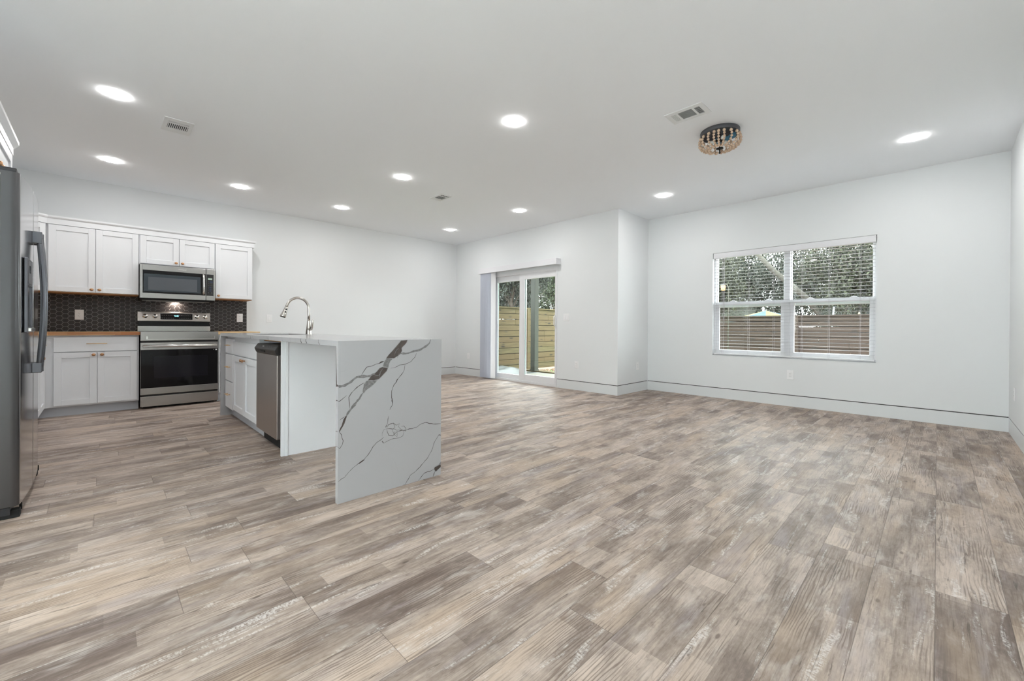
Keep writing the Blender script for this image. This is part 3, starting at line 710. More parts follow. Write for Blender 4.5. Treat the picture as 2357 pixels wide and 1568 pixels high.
# cabinet above the refrigerator
t = thing('wall_cabinet', 'deep white cabinet above the refrigerator with two bronze knobs, at the left photo edge', 'cabinet', (-0.44, 3.10, 0), R_(90), G_)
carcass(0, 1.20, 0.60, 1.842, 2.16, t)
a = shaker(0.01, 0.573, 1.848, 2.107, 'door', t); knob(0.535, 1.880, a)
a = shaker(0.577, 1.19, 1.848, 2.107, 'door', t); knob(0.617, 1.880, a)
MB().box(0.0, 0.0, 2.112, 1.215, -0.022, 2.175).prism([(-0.022, 2.160), (-0.045, 2.190), (-0.045, 2.215), (0.02, 2.215), (0.02, 2.160)], -0.02, 1.235, 'x').build('crown_moulding', 'cabinet_white', t, bevel=0.002)
# crown moulding running over the wall cabinets
def sweep(path, prof):
    """path of xy points; prof of (outward, z); outward = right-hand side of travel"""
    m = MB(); P = [Vector(p) for p in path]; n = len(prof); rings = []
    for i, p in enumerate(P):
        d0 = (P[i]-P[i-1]).normalized() if i else (P[1]-P[0]).normalized(); d1 = (P[i+1]-P[i]).normalized() if i < len(P)-1 else d0
        n0 = Vector((d0.y, -d0.x)); n1 = Vector((d1.y, -d1.x)); mm = (n0+n1); mm = mm/ (mm.length**2) * 2
        rings.append([(p.x+mm.x*o_, p.y+mm.y*o_, z) for o_, z in prof])
    vs = [q for r in rings for q in r]; fs = [(i*n+k, i*n+(k+1) % n, (i+1)*n+(k+1) % n, (i+1)*n+k) for i in range(len(P)-1) for k in range(n)]
    m.add(vs, fs); m.f.append(list(range(n))[::-1]); m.mi.append(0); m.sm.append(False); m.f.append([(len(P)-1)*n+k for k in range(n)]); m.mi.append(0); m.sm.append(False)
    return m
yf = UY-0.0005
cr = sweep([(-0.75, 4.32), (-0.75, YK-0.62), (-0.439, yf), (1.5395, yf), (1.5395, YK-0.001)],
           [(0.0008, 2.112), (0.022, 2.112), (0.022, 2.170), (0.034, 2.178), (0.040, 2.188), (0.040, 2.203), (-0.01, 2.203), (-0.01, 2.1605), (0.0008, 2.1605)])
o = cr.build('crown_moulding', 'cabinet_white'); tag(o, 'white crown board running along the top of the wall cabinets', 'moulding')

# ================================================================== MICROWAVE
t = thing('microwave', 'stainless over-the-range microwave with black door glass, under the short cabinet', 'microwave', (0.709, YK-0.40, 1.33))
MB().box(-0.377, 0.025, 0.004, 0.377, 0.3865, 0.414).build('body', 'black_plastic', t)
d_ = MB(); ringy = lambda m, x0, x1, z0, z1, l, r, b_, tp, y0, y1: m.box(x0, y0, z0, x0+l, y1, z1).box(x1-r, y0, z0, x1, y1, z1).box(x0+l, y0, z0, x1-r, y1, z0+b_).box(x0+l, y0, z1-tp, x1-r, y1, z1)
dr = ringy(MB(), -0.378, 0.278, 0, 0.414, 0.026, 0.004, 0.063, 0.070, 0, 0.024).build('door', 'steel', t, bevel=0.002)
MB().box(-0.352, 0.003, 0.063, 0.274, 0.020, 0.344).build('door_glass', 'black_gloss', dr)
MB().box(-0.340, 0.0018, 0.085, 0.222, 0.003, 0.300).build('window', 'microwave_window', dr)
MB().box(-0.300, 0.0008, 0.103, 0.185, 0.0018, 0.262).build('screen_mesh', 'microwave_mesh', dr)
MB().tube([(0.250, 0.0, 0.075), (0.250, -0.022, 0.085), (0.250, -0.034, 0.13), (0.250, -0.038, 0.205), (0.250, -0.034, 0.28), (0.250, -0.022, 0.325), (0.250, 0.0, 0.335)], 0.014, 12, sx=0.9).build('handle', 'steel_light', dr)
text('lettering', 'Whirlpool', 0.020, (0.03, -0.0006, 0.380), (PI/2, 0, 0), 'print_white', dr)
cp = ringy(MB(), 0.282, 0.378, 0, 0.414, 0.002, 0.017, 0.063, 0.070, 0, 0.024).build('control_panel', 'steel', t, bevel=0.002)
MB().box(0.284, -0.0005, 0.063, 0.361, 0.020, 0.344).build('key_panel', 'black_plastic', cp)
MB().box(0.300, -0.0012, 0.272, 0.346, -0.0005, 0.296).build('display', 'lcd_green', cp)
text('clock_digits', '10:02', 0.019, (0.323, -0.0014, 0.284), (PI/2, 0, 0), 'print_white', cp)
kp = MB()
for r_ in range(6):
    for c_ in range(3): kp.box(0.302+c_*0.018, -0.0010, 0.245-r_*0.024, 0.310+c_*0.018, -0.0005, 0.249-r_*0.024)
kp.build('key_print', 'print_grey', cp)
kp = MB()
for r_, c_ in ((0, 1), (0, 2), (3, 1), (4, 1), (5, 1)): kp.box(0.300+c_*0.018, -0.0014, 0.242-r_*0.024, 0.313+c_*0.018, -0.0011, 0.251-r_*0.024)
kp.build('key_print', 'print_blue', cp)
for x in (0.306, 0.341): MB().lathe([(0.0001, -0.0012), (0.006, -0.0012), (0.006, -0.0004)], (x, 0, 0.100), 'y', 12).build('button', 'print_grey', cp)
MB().box(-0.372, 0.030, -0.022, 0.372, 0.385, 0.004).build('vent_base', 'black_matte', t)
MB().box(-0.35, 0.10, -0.028, 0.33, 0.115, -0.022).box(-0.30, 0.30, -0.026, 0.30, 0.31, -0.022).build('grease_filter', 'steel_warm', t)
ld = bpy.data.lights.new('cooktop_lamp', 'AREA'); ld.shape = 'RECTANGLE'; ld.size = 0.07; ld.size_y = 0.03; ld.energy = 1.1; ld.color = (1, 0.84, 0.72)
lo = bpy.data.objects.new('cooktop_lamp', ld); COL.objects.link(lo); lo.location = (0.0, 0.33, -0.030); lo.rotation_euler = (R_(8), 0, 0); lo.parent = t

# ================================================================== RANGE     local origin: front bottom left, front face y=0
t = thing('range', 'stainless electric range with black oven door and raised knob panel', 'range', (0.3257, YK-0.655, 0))
WX = 0.7565
MB().box(0.004, 0.030, 0.03, WX-0.004, 0.63, 0.905).box(0.03, 0.10, 0.001, WX-0.03, 0.60, 0.03).build('body', 'black_plastic', t)
MB().box(0.0, 0.02, 0.905, WX, 0.632, 0.9165).build('cooktop', 'black_gloss', t, bevel=0.003)
fp = MB().box(0.0, -0.010, 0.809, WX, 0.028, 0.916).build('front_trim', 'steel', t, bevel=0.003)
MB().box(0.052, -0.0125, 0.824, WX-0.038, -0.010, 0.829).box(0.052, -0.0125, 0.829, 0.066, -0.010, 0.862).box(WX-0.043, -0.0125, 0.829, WX-0.038, -0.010, 0.862).build('towel_slot_rim', 'steel_light', fp, bevel=0.001)
od = MB().box(0.0, -0.008, 0.700, WX, 0.028, 0.787).box(0.0, -0.008, 0.170, WX, 0.028, 0.247).box(0.0, 0.004, 0.247, 0.005, 0.028, 0.70).box(WX-0.005, 0.004, 0.247, WX, 0.028, 0.70).build('oven_door', 'steel', t, bevel=0.002)
MB().box(0.005, -0.006, 0.247, WX-0.005, 0.026, 0.700).build('door_glass', 'black_gloss', od)
MB().box(0.12, -0.0066, 0.36, WX-0.11, -0.006, 0.62).build('window', 'oven_window', od)
MB().tube([(0.020, -0.045, 0.746), (WX-0.020, -0.045, 0.746)], 0.016, 16).box(0.030, -0.045, 0.738, 0.055, -0.008, 0.754).box(WX-0.055, -0.045, 0.738, WX-0.030, -0.008, 0.754).build('handle', 'steel_light', od)
MB().box(WX-0.030, -0.0068, 0.678, WX-0.014, -0.006, 0.694).box(WX-0.050, -0.0066, 0.683, WX-0.044, -0.006, 0.689).build('sticker', 'print_white', od)
MB().box(0.0, -0.008, 0.028, WX, 0.028, 0.149).build('storage_drawer', 'steel', t, bevel=0.003)
# raised back panel
bg_ = MB().box(0.0, 0.560, 0.9165, WX, 0.625, 0.985).build('back_panel', 'steel', t, bevel=0.002)
MB().box(0.006, 0.585, 0.985, WX-0.006, 0.625, 1.056).build('recess', 'black_gloss', bg_)
cp = MB().prism([(0.555, 1.050), (0.560, 1.046), (0.625, 1.046), (0.625, 1.172), (0.590, 1.172), (0.584, 1.168)], 0.0, WX, 'x').build('control_panel', 'steel_warm', t, bevel=0.002)
def onpanel(z): return 0.555+(z-1.050)*(0.029/0.118)
tl = math.atan2(0.029, 0.118)
def pbox(m, x0, x1, z0, z1, th, mi=0):
    a, c = onpanel(z0), onpanel(z1); vs = [(x0, a-th, z0), (x1, a-th, z0), (x1, c-th, z1), (x0, c-th, z1), (x0, a+0.004, z0), (x1, a+0.004, z0), (x1, c+0.004, z1), (x0, c+0.004, z1)]
    return m.add(vs, [(0,1,2,3),(7,6,5,4),(0,4,5,1),(1,5,6,2),(2,6,7,3),(3,7,4,0)], mi)
pbox(MB(), 0.219, 0.563, 1.066, 1.152, 0.0012).build('display_bezel', 'steel_light', cp)
dp = pbox(MB(), 0.223, 0.559, 1.070, 1.148, 0.0022).build('display', 'black_gloss', cp)
text('clock_digits', '9:48', 0.026, (0.388, onpanel(1.118)-0.0030, 1.118), (PI/2-tl, 0, 0), 'lcd_cyan', cp)
kp = MB()
for i in range(14):
    if i in (6, 7): continue
    for z in (1.088, 1.124): pbox(kp, 0.236+i*0.0225, 0.248+i*0.0225, z, z+0.0035, 0.0026)
kp.build('key_print', 'print_grey', cp)
for i, x in enumerate((0.072, 0.170, 0.610, 0.700)):
    z = 1.112; y = onpanel(z)
    k = MB().lathe([(0.0001, 0.0), (0.027, 0.0), (0.027, -0.004), (0.023, -0.006), (0.0215, -0.022), (0.019, -0.026), (0.0001, -0.027)], (0, 0, 0), 'y', 24)
    k.box(-0.0045, -0.033, -0.021, 0.0045, -0.024, 0.021)
    o = k.build('knob', 'steel_light', cp); o.location = (x, y, z); o.rotation_euler = (-tl, R_((-70, -60, 40, 30)[i]), 0)

# ================================================================== REFRIGERATOR   local: x right (+Y world), y back, front y=0
FX = -0.300
t = thing('refrigerator', 'tall stainless side-by-side refrigerator with bowed doors at the left photo edge', 'refrigerator', (FX, 3.300, 0), R_(90))
MB().box(0.004, 0.070, 0.06, 0.906, 0.745, 1.765).build('body', 'fridge_body', t, bevel=0.004)
WF = 0.910
def bow(x): return -0.017*(1-((x-WF/2)/(WF/2))**2)
def fdoor(x0, x1, name, rl, rr):
    pts = [(x0, 0.062)]
    for i in range(0, 7):
        a = i/6*PI/2
        if rl: pts.append((x0+rl*(1-math.cos(a)), bow(x0+rl*(1-math.cos(a)))+rl*(1-math.sin(a))))
    if not rl: pts.append((x0, bow(x0)))
    for i in range(1, 12): x = x0+rl+(x1-rr-x0-rl)*i/12; pts.append((x, bow(x)))
    if rr:
        for i in range(0, 7):
            a = PI/2-i/6*PI/2; pts.append((x1-rr*(1-math.cos(a)), bow(x1-rr*(1-math.cos(a)))+rr*(1-math.sin(a))))
    else: pts.append((x1, bow(x1)))
    pts.append((x1, 0.062))
    m = MB().prism(pts, 0.065, 1.770, 'z', smooth=True)
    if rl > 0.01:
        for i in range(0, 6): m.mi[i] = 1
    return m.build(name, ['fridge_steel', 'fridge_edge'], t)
def smooth_by_angle(o):
    m = o.modifiers.new('edges', 'EDGE_SPLIT'); m.split_angle = R_(35)
d1 = fdoor(0.0, 0.400, 'freezer_door', 0.030, 0.006); d2 = fdoor(0.408, WF, 'fridge_door', 0.006, 0.030)
for d_ in (d1, d2): smooth_by_angle(d_)
for d_, x in ((d1, 0.362), (d2, 0.446)):
    f0 = bow(x)
    hm = MB(); zs = [0.745, 0.80, 0.90, 1.0, 1.115, 1.23, 1.33, 1.43, 1.50]
    pts = []
    for z in zs:
        u_ = (z-0.745)/(1.50-0.745); pts.append((x, f0-0.026-0.017*math.sin(PI*u_), z))
    hm.tube(pts, [0.014]*len(pts), 12, sx=0.9)
    hm.box(x-0.015, f0-0.038, 1.462, x+0.015, f0+0.001, 1.530).box(x-0.015, f0-0.038, 0.715, x+0.015, f0+0.001, 0.772)
    hm.build('handle', 'fridge_handle', d_, bevel=0.003)
dx0, dx1 = 0.085, 0.315; fy = bow(0.2)
ds = ringy(MB(), dx0, dx1, 0.950, 1.350, 0.014, 0.014, 0.030, 0.150, fy-0.010, fy+0.004).build('dispenser', 'fridge_handle', d1, bevel=0.004)
MB().box(dx0+0.014, fy-0.0004, 0.98, dx1-0.014, fy+0.004, 1.20).build('dispenser_recess', 'black_plastic', ds)
MB().box(dx0+0.03, fy-0.0125, 1.215, dx1-0.03, fy-0.010, 1.335).build('dispenser_panel', 'print_grey', ds)
MB().box(dx0+0.05, fy-0.0135, 1.27, dx0+0.11, fy-0.0125, 1.31).build('dispenser_display', 'black_gloss', ds)
MB().box(dx0+0.02, fy-0.022, 0.955, dx1-0.02, fy-0.008, 0.975).build('drip_tray', 'steel_light', ds, bevel=0.003)
MB().box(0.01, 0.010, 1.7715, 0.07, 0.14, 1.792).box(0.84, 0.010, 1.7715, 0.90, 0.14, 1.792).build('hinge_cover', 'fridge_body', t, bevel=0.004)
MB().box(0.01, 0.03, 0.022, 0.90, 0.10, 0.060).build('kick_grille', 'fridge_body', t)
for x in (0.02, 0.84): MB().box(x, -0.002, 0.001, x+0.05, 0.16, 0.040).tube([(x+0.06, 0.0, 0.058), (x+0.06, 0.0, 0.022)], 0.006, 8).build('foot', 'black_matte', t, bevel=0.006)

# ================================================================== ISLAND
IX0, IX1, IY0, IY1, IZ = 0.939, 1.628, 2.3425, 5.584, 0.912
# quartz worktop with waterfall ends; world coordinates relative to its origin
q = MB(); th = 0.031
sx0, sx1, sy0, sy1 = 1.030, 1.450, 4.25, 4.95
for a in ((IX0, IY0, sx0, IY1), (sx1, IY0, IX1, IY1), (sx0, IY0, sx1, sy0), (sx0, sy1, sx1, IY1)): q.box(a[0], a[1], IZ-th, a[2], a[3], IZ)
q.box(IX0, IY0, 0, IX1, IY0+0.030, IZ-th).box(IX0, IY1-0.030, 0, IX1, IY1, IZ-th)
def ribbon(m, pts, w, plane, off, mi, taper=True):
    """flat inlaid vein on the slab; plane 'f' = (x,z) on the near leg, 's' = (y,z) on the left edge, 't' = (x,y) on top"""
    P = [Vector(p) for p in pts]
    # subdivide with jitter so the vein wanders
    Q = [P[0]]
    for i in range(len(P)-1):
        n = max(1, int((P[i+1]-P[i]).length/0.014))
        d = (P[i+1]-P[i]); nn = Vector((-d.y, d.x)).normalized() if d.length else Vector((0, 0))
        for k in range(1, n+1):
            j = random.uniform(-1, 1)*min(0.0022, w*0.5+0.0006) if k < n else 0
            Q.append(P[i]+d*k/n+nn*j)
    vs = []; n = len(Q)
    for i, p in enumerate(Q):
        d = (Q[min(i+1, n-1)]-Q[max(i-1, 0)]); d = d.normalized() if d.length else Vector((1, 0)); nn = Vector((-d.y, d.x))
        ww = w*random.uniform(0.55, 1.25)/2
        if taper and (i == 0 or i == n-1): ww *= 0.4
        for s in (-1, 1):
            c = p+nn*ww*s
            if plane == 'f': vs.append((min(max(c.x, IX0), IX1), off, min(max(c.y, 0.0), IZ)))
            elif plane == 's': vs.append((off, min(max(c.x, IY0), IY1), min(max(c.y, IZ-th if c.x > IY0+0.03 else 0), IZ)))
            elif plane == 't': vs.append((min(max(c.x, IX0), IX1), min(max(c.y, IY0), IY1), off))
    m.add(vs, [(2*i, 2*i+1, 2*i+3, 2*i+2) for i in range(n-1)], mi)
FO = IY0-0.0004
MI = {'d': 1, 'g': 2, 'f': 3}
LINES = [(0.0159, [(0.935, 0.661), (0.947, 0.657), (0.975, 0.66), (1.0, 0.671), (1.023, 0.687), (1.045, 0.702), (1.068, 0.703), (1.105, 0.702), (1.132, 0.704), (1.16, 0.716)], 'g'), (0.0127, [(1.544, 0.911), (1.533, 0.886), (1.504, 0.865), (1.47, 0.848), (1.434, 0.84), (1.398, 0.832), (1.358, 0.825), (1.324, 0.827)], 'g'), (0.0028, [(1.22, 0.785), (1.188, 0.774), (1.163, 0.77), (1.139, 0.761), (1.105, 0.756), (1.088, 0.734), (1.072, 0.708)], 'd'), (0.0072, [(1.209, 0.784), (1.181, 0.773)], 'd'), (0.0024, [(1.438, 0.827), (1.426, 0.799), (1.398, 0.773), (1.359, 0.759), (1.32, 0.756), (1.283, 0.741), (1.257, 0.739)], 'd'), (0.0032, [(1.355, 0.757), (1.35, 0.724), (1.332, 0.697), (1.313, 0.677), (1.298, 0.658), (1.28, 0.636), (1.265, 0.6), (1.265, 0.559), (1.27, 0.531), (1.269, 0.511), (1.253, 0.486)], 'd'), (0.0072, [(1.303, 0.671), (1.291, 0.645)], 'd'), (0.0072, [(1.268, 0.555), (1.27, 0.525)], 'd'), (0.0028, [(1.092, 0.666), (1.059, 0.65), (1.036, 0.633), (1.014, 0.613), (1.0, 0.592), (1.003, 0.557), (1.004, 0.526)], 'd'), (0.0072, [(1.056, 0.648), (1.036, 0.633)], 'd'), (0.0143, [(1.084, 0.609), (1.062, 0.576), (1.033, 0.544), (1.004, 0.513), (0.986, 0.484)], 'g'), (0.0127, [(0.986, 0.486), (0.97, 0.449), (0.955, 0.421), (0.947, 0.405)], 'd'), (0.0024, [(0.948, 0.468), (0.964, 0.478), (0.979, 0.485)], 'd'), (0.0032, [(0.947, 0.403), (0.959, 0.386), (0.969, 0.35), (0.964, 0.329), (0.949, 0.309), (0.937, 0.32)], 'd'), (0.0032, [(0.935, 0.577), (0.948, 0.575), (0.966, 0.587), (0.987, 0.603)], 'd'), (0.0024, [(1.245, 0.45), (1.24, 0.414), (1.227, 0.382)], 'd'), (0.0072, [(1.233, 0.395), (1.226, 0.384)], 'd'), (0.0028, [(1.628, 0.344), (1.567, 0.35), (1.536, 0.358), (1.511, 0.37), (1.473, 0.365), (1.441, 0.349), (1.409, 0.345), (1.373, 0.346)], 'd'), (0.0064, [(1.401, 0.347), (1.377, 0.346)], 'd'), (0.0024, [(1.373, 0.348), (1.361, 0.339), (1.342, 0.346), (1.33, 0.346), (1.3, 0.343), (1.285, 0.332), (1.274, 0.323), (1.248, 0.33), (1.237, 0.354), (1.233, 0.374), (1.255, 0.371), (1.285, 0.364), (1.3, 0.353), (1.33, 0.35)], 'd'), (0.0024, [(1.233, 0.378), (1.244, 0.396), (1.277, 0.401), (1.296, 0.385), (1.319, 0.391), (1.311, 0.375), (1.323, 0.36), (1.342, 0.346)], 'd'), (0.002, [(1.204, 0.332), (1.204, 0.352), (1.215, 0.371), (1.233, 0.374)], 'g'), (0.002, [(1.342, 0.344), (1.35, 0.331), (1.342, 0.311), (1.323, 0.304), (1.278, 0.306), (1.234, 0.297), (1.212, 0.288)], 'd'), (0.002, [(1.277, 0.401), (1.288, 0.375), (1.27, 0.362), (1.277, 0.343), (1.285, 0.328), (1.304, 0.311), (1.304, 0.342)], 'd'), (0.002, [(1.33, 0.372), (1.349, 0.372), (1.365, 0.353), (1.357, 0.341)], 'd'), (0.004, [(1.289, 0.348), (1.278, 0.325)], 'd'), (0.0048, [(1.319, 0.348), (1.338, 0.349)], 'd'), (0.0048, [(1.353, 0.347), (1.367, 0.344)], 'd'), (0.0095, [(1.203, 0.305), (1.212, 0.292)], 'd'), (0.0024, [(1.215, 0.327), (1.197, 0.314), (1.169, 0.302), (1.145, 0.281), (1.125, 0.252), (1.104, 0.23), (1.091, 0.217), (1.058, 0.202), (1.028, 0.186), (1.003, 0.167), (0.984, 0.149), (0.978, 0.142), (0.959, 0.137), (0.944, 0.126)], 'd'), (0.0103, [(1.093, 0.217), (1.074, 0.208), (1.06, 0.201)], 'd'), (0.0028, [(1.627, 0.268), (1.611, 0.271), (1.593, 0.248), (1.572, 0.219), (1.552, 0.171), (1.529, 0.14), (1.492, 0.108), (1.45, 0.078), (1.422, 0.061), (1.398, 0.053), (1.383, 0.031), (1.363, 0.005), (1.344, 0.001)], 'd'), (0.0056, [(1.626, 0.263), (1.611, 0.271)], 'd'), (0.0048, [(1.406, 0.055), (1.397, 0.052)], 'd'), (0.0024, [(1.363, 0.005), (1.371, -0.001)], 'd'), (0.0028, [(1.577, 0.05), (1.543, 0.042), (1.505, 0.041), (1.48, 0.024), (1.451, -0.001)], 'd'), (0.0095, [(1.582, 0.032), (1.573, 0.015), (1.567, -0.001)], 'g'), (0.0016, [(1.271, 0.188), (1.293, 0.152), (1.305, 0.115), (1.313, 0.083)], 'f'), (0.0016, [(0.947, 0.743), (0.972, 0.741), (0.992, 0.753)], 'f')]
POLYS = {'dark1': [(1.316, 0.894), (1.327, 0.907), (1.37, 0.91), (1.366, 0.895), (1.331, 0.861), (1.333, 0.842), (1.32, 0.823), (1.279, 0.799), (1.227, 0.8), (1.253, 0.831), (1.293, 0.87), (1.306, 0.884)], 'grey1': [(1.227, 0.798), (1.275, 0.799), (1.253, 0.78), (1.242, 0.742), (1.204, 0.752), (1.216, 0.786)], 'dark2': [(1.202, 0.75), (1.238, 0.741), (1.231, 0.724), (1.21, 0.706), (1.181, 0.68), (1.146, 0.674), (1.112, 0.677), (1.132, 0.702), (1.167, 0.725), (1.185, 0.744)], 'grey2': [(1.102, 0.676), (1.174, 0.674), (1.16, 0.66), (1.126, 0.634), (1.102, 0.62), (1.087, 0.602), (1.08, 0.612), (1.087, 0.657)], 'dark3': [(1.628, 0.068), (1.628, 0.051), (1.588, 0.029), (1.575, 0.049), (1.581, 0.062)], 'grey3': [(1.628, 0.089), (1.628, 0.068), (1.581, 0.062), (1.608, 0.069)]}
for w_, pts, c_ in LINES: ribbon(q, pts, w_*1.15, 'f', FO-(0.0001 if c_ == 'd' else 0), MI[c_])
for k_, pts in POLYS.items():
    pts = [(min(max(a, IX0), IX1), min(max(c, 0), IZ)) for a, c in pts]
    q.add([(a, FO-0.0002, c) for a, c in pts], [list(range(len(pts)))], 1 if 'dark' in k_ else 2)
    for i in range(len(pts)):   # pale rim of each patch
        ribbon(q, [pts[i], pts[(i+1) % len(pts)]], 0.003, 'f', FO-0.0003, 2 if 'dark' in k_ else 3, False)
for pts in ([(1.31, 0.86), (1.29, 0.84), (1.28, 0.815)], [(1.21, 0.745), (1.19, 0.72), (1.185, 0.69)], [(1.15, 0.71), (1.17, 0.70), (1.19, 0.708)], [(1.30, 0.80), (1.315, 0.83)]):
    ribbon(q, pts, 0.0035, 'f', FO-0.0005, 2)
# veins crossing the long left edge, the slab top and the leg edge
for y, w_, c_ in ((2.42+0.22, 0.006, 'd'), (2.86, 0.009, 'd'), (2.96, 0.009, 'd'), (3.18, 0.003, 'g'), (3.36, 0.0025, 'g'), (3.72, 0.006, 'd'), (3.75, 0.003, 'g'), (4.20, 0.010, 'g'), (4.26, 0.006, 'd'), (4.98, 0.003, 'g'), (5.15, 0.003, 'f')):
    ribbon(q, [(y-0.02, IZ-th), (y, IZ-th*0.5), (y-0.004, IZ)], w_, 's', IX0-0.0004, MI[c_], False)
    ribbon(q, [(IX0, y-0.004), (IX0+0.10, y+0.10+0.05*math.sin(y*9)), (IX0+0.28, y+0.22), (IX0+0.5, y+0.42+0.08*math.sin(y*5))][:2], w_*0.6, 't', IZ+0.0003, MI[c_])
for z, c_ in ((0.661, 'd'), (0.577, 'd'), (0.405, 'g'), (0.32, 'g')):
    ribbon(q, [(IY0, z), (IY0+0.015, z+0.002), (IY0+0.029, z-0.004)], 0.010 if z > 0.6 else 0.004, 's', IX0-0.0004, MI[c_], False)
for pts in ([(5.5545, 0.70), (5.57, 0.69), (5.584, 0.695)], [(5.5545, 0.40), (5.57, 0.41), (5.584, 0.40)], [(5.5545, 0.16), (5.568, 0.10), (5.584, 0.02)]):
    m_ = MB(); ribbon(q, pts, 0.006, 's', IX0-0.0004, 2, False)
o = q.build('island_worktop', ['quartz', 'vein_dark', 'vein_grey', 'vein_pale'], fix=False)
tag(o, 'white quartz island worktop with brown veins and waterfall ends down to the floor', 'worktop')

# cabinets under the worktop, fronts towards -x ; local x runs towards the camera
def isl(name, label, cat, ystart): return thing(name, label, cat, (1.000, ystart, 0), R_(-90), None if name != 'island_cabinet' else 'cabinets under the island worktop')
t = isl('island_cabinet', 'narrow white drawer stack with three brass pulls at the far end of the island', 'cabinet', 5.553)
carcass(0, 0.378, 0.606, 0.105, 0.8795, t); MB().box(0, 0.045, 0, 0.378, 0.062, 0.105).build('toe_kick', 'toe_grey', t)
for z0, z1 in ((0.697, 0.852), (0.400, 0.684), (0.105, 0.389)):
    a = shaker(0.012, 0.366, z0, z1, 'drawer', t, flat=True); pull(0.20, (z0+z1)/2+0.010, a, 0.150)
t = isl('island_cabinet', 'white two-door sink cabinet with a blank top panel in the middle of the island', 'cabinet', 5.174)
bd = MB().box(0, 0, 0.105, 0.945, 0.606, 0.60).box(0, 0, 0.60, 0.945, 0.018, 0.8795).box(0, 0.018, 0.60, 0.018, 0.606, 0.8795).box(0.927, 0.018, 0.60, 0.945, 0.606, 0.8795).box(0.018, 0.590, 0.60, 0.927, 0.606, 0.8795).build('cabinet_body', 'cabinet_white', t)
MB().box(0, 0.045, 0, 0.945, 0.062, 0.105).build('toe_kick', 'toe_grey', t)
shaker(0.008, 0.937, 0.695, 0.830, 'false_drawer_front', t, flat=True)
a = shaker(0.008, 0.4705, 0.118, 0.682, 'door', t); knob(0.438, 0.655, a)
a = shaker(0.4745, 0.937, 0.118, 0.682, 'door', t); knob(0.507, 0.655, a)
# dishwasher
t = thing('dishwasher', 'stainless dishwasher with black control strip set in the island', 'dishwasher', (0.975, 4.224, 0), R_(-90))
MB().box(0.012, 0.034, 0.10, 0.598, 0.60, 0.842).build('body', 'black_plastic', t)
dd = MB().box(0.004, 0.0, 0.100, 0.606, 0.033, 0.762).build('door', 'steel_warm', t, bevel=0.005)
prof = [(0.033, 0.762), (0.002, 0.762), (-0.006, 0.774), (-0.016, 0.800), (-0.014, 0.806), (0.012, 0.842), (0.033, 0.842)]
cs = MB().prism(prof, 0.002, 0.608, 'x').build('control_strip', 'dark_plastic', t, bevel=0.002)
MB().box(0.20, -0.0155, 0.777, 0.31, -0.006, 0.794).build('pocket_handle', 'black_matte', cs)
sa = math.atan2(0.026, 0.036)
text('lettering', 'Whirlpool', 0.012, (0.235, -0.0022, 0.824), (PI/2-sa, 0, 0), 'print_white', cs)
bt = MB()
for x in (0.34, 0.41, 0.46, 0.56):
    vs = [(x, -0.0035, 0.822), (x+0.014, -0.0035, 0.822), (x+0.014, 0.0005, 0.828), (x, 0.0005, 0.828)]
    bt.add([(a, b_-0.0012, c) for a, b_, c in vs], [(0, 1, 2, 3)])
bt.build('button_print', 'print_grey', cs)
MB().box(0.012, 0.060, 0.0, 0.598, 0.080, 0.098).build('toe_kick', 'black_matte', t)
MB().box(0.02, 0.055, 0.862, 0.60, 0.070, 0.872).build('mounting_strip', 'ply_wood', t)
# end panel of the island beside the dishwasher, and the back panel
o = MB().box(1.000, 3.4915, 0, 1.608, 3.5155, 0.8795).box(0.974, 3.4915, 0, 1.000, 3.5155, 0.8795).box(1.000, 3.486, 0, 1.020, 3.4915, 0.8795).build('end_panel', 'cabinet_white', bevel=0.0015)
tag(o, 'plain white island side panel between the dishwasher and the open knee space', 'panel')
o = MB().box(1.608, 3.486, 0, 1.622, 5.553, 0.8795).build('back_panel', 'cabinet_white', bevel=0.001); tag(o, 'white back panel closing the far long side of the island', 'panel')
# sink
t = thing('sink', 'undermounted steel sink sunk in the island worktop beside the faucet', 'sink', ((sx0+sx1)/2, (sy0+sy1)/2, IZ-th))
hx, hy = (sx1-sx0)/2-0.001, (sy1-sy0)/2-0.001
bs = MB().box(-hx, -hy, -0.23, hx, hy, -0.22).box(-hx, -hy, -0.22, -hx+0.008, hy, -0.001).box(hx-0.008, -hy, -0.22, hx, hy, -0.001).box(-hx+0.008, -hy, -0.22, hx-0.008, -hy+0.008, -0.001).box(-hx+0.008, hy-0.008, -0.22, hx-0.008, hy, -0.001).build('basin', 'steel', t)
MB().lathe([(0.0001, -0.2195), (0.035, -0.2190), (0.045, -0.2175), (0.045, -0.2199)], n=24).build('drain', 'steel_light', t)
# faucet
t = thing('faucet', 'brushed nickel gooseneck pull-down faucet with side lever on the island', 'faucet', (1.512, 4.520, IZ))
MB().lathe([(0.029, 0.0), (0.0285, 0.004), (0.026, 0.045), (0.0245, 0.055), (0.021, 0.085), (0.0165, 0.115), (0.0150, 0.135), (0.0145, 0.140), (0.0001, 0.1405)], n=28).build('base', 'nickel', t)
pts = [(0, 0, 0.138), (0, 0, 0.24)]
Rr = 0.105
ang = [180-180*i/14 for i in range(15)]
gp = [(-(Rr-Rr*math.cos(math.radians(a_))) , 0, 0.255+Rr*1.05*math.sin(math.radians(a_))) for a_ in [i*172/16 for i in range(17)]]
nk = [(0, 0, 0.1395), (0, 0, 0.20)]+gp
MB().tube(nk, 0.0125, 16).build('neck', 'nickel', t)
e0 = Vector(gp[-1]); dv = (Vector(gp[-1])-Vector(gp[-2])).normalized(); dv = Vector((dv.x-0.12, 0, dv.z)).normalized()
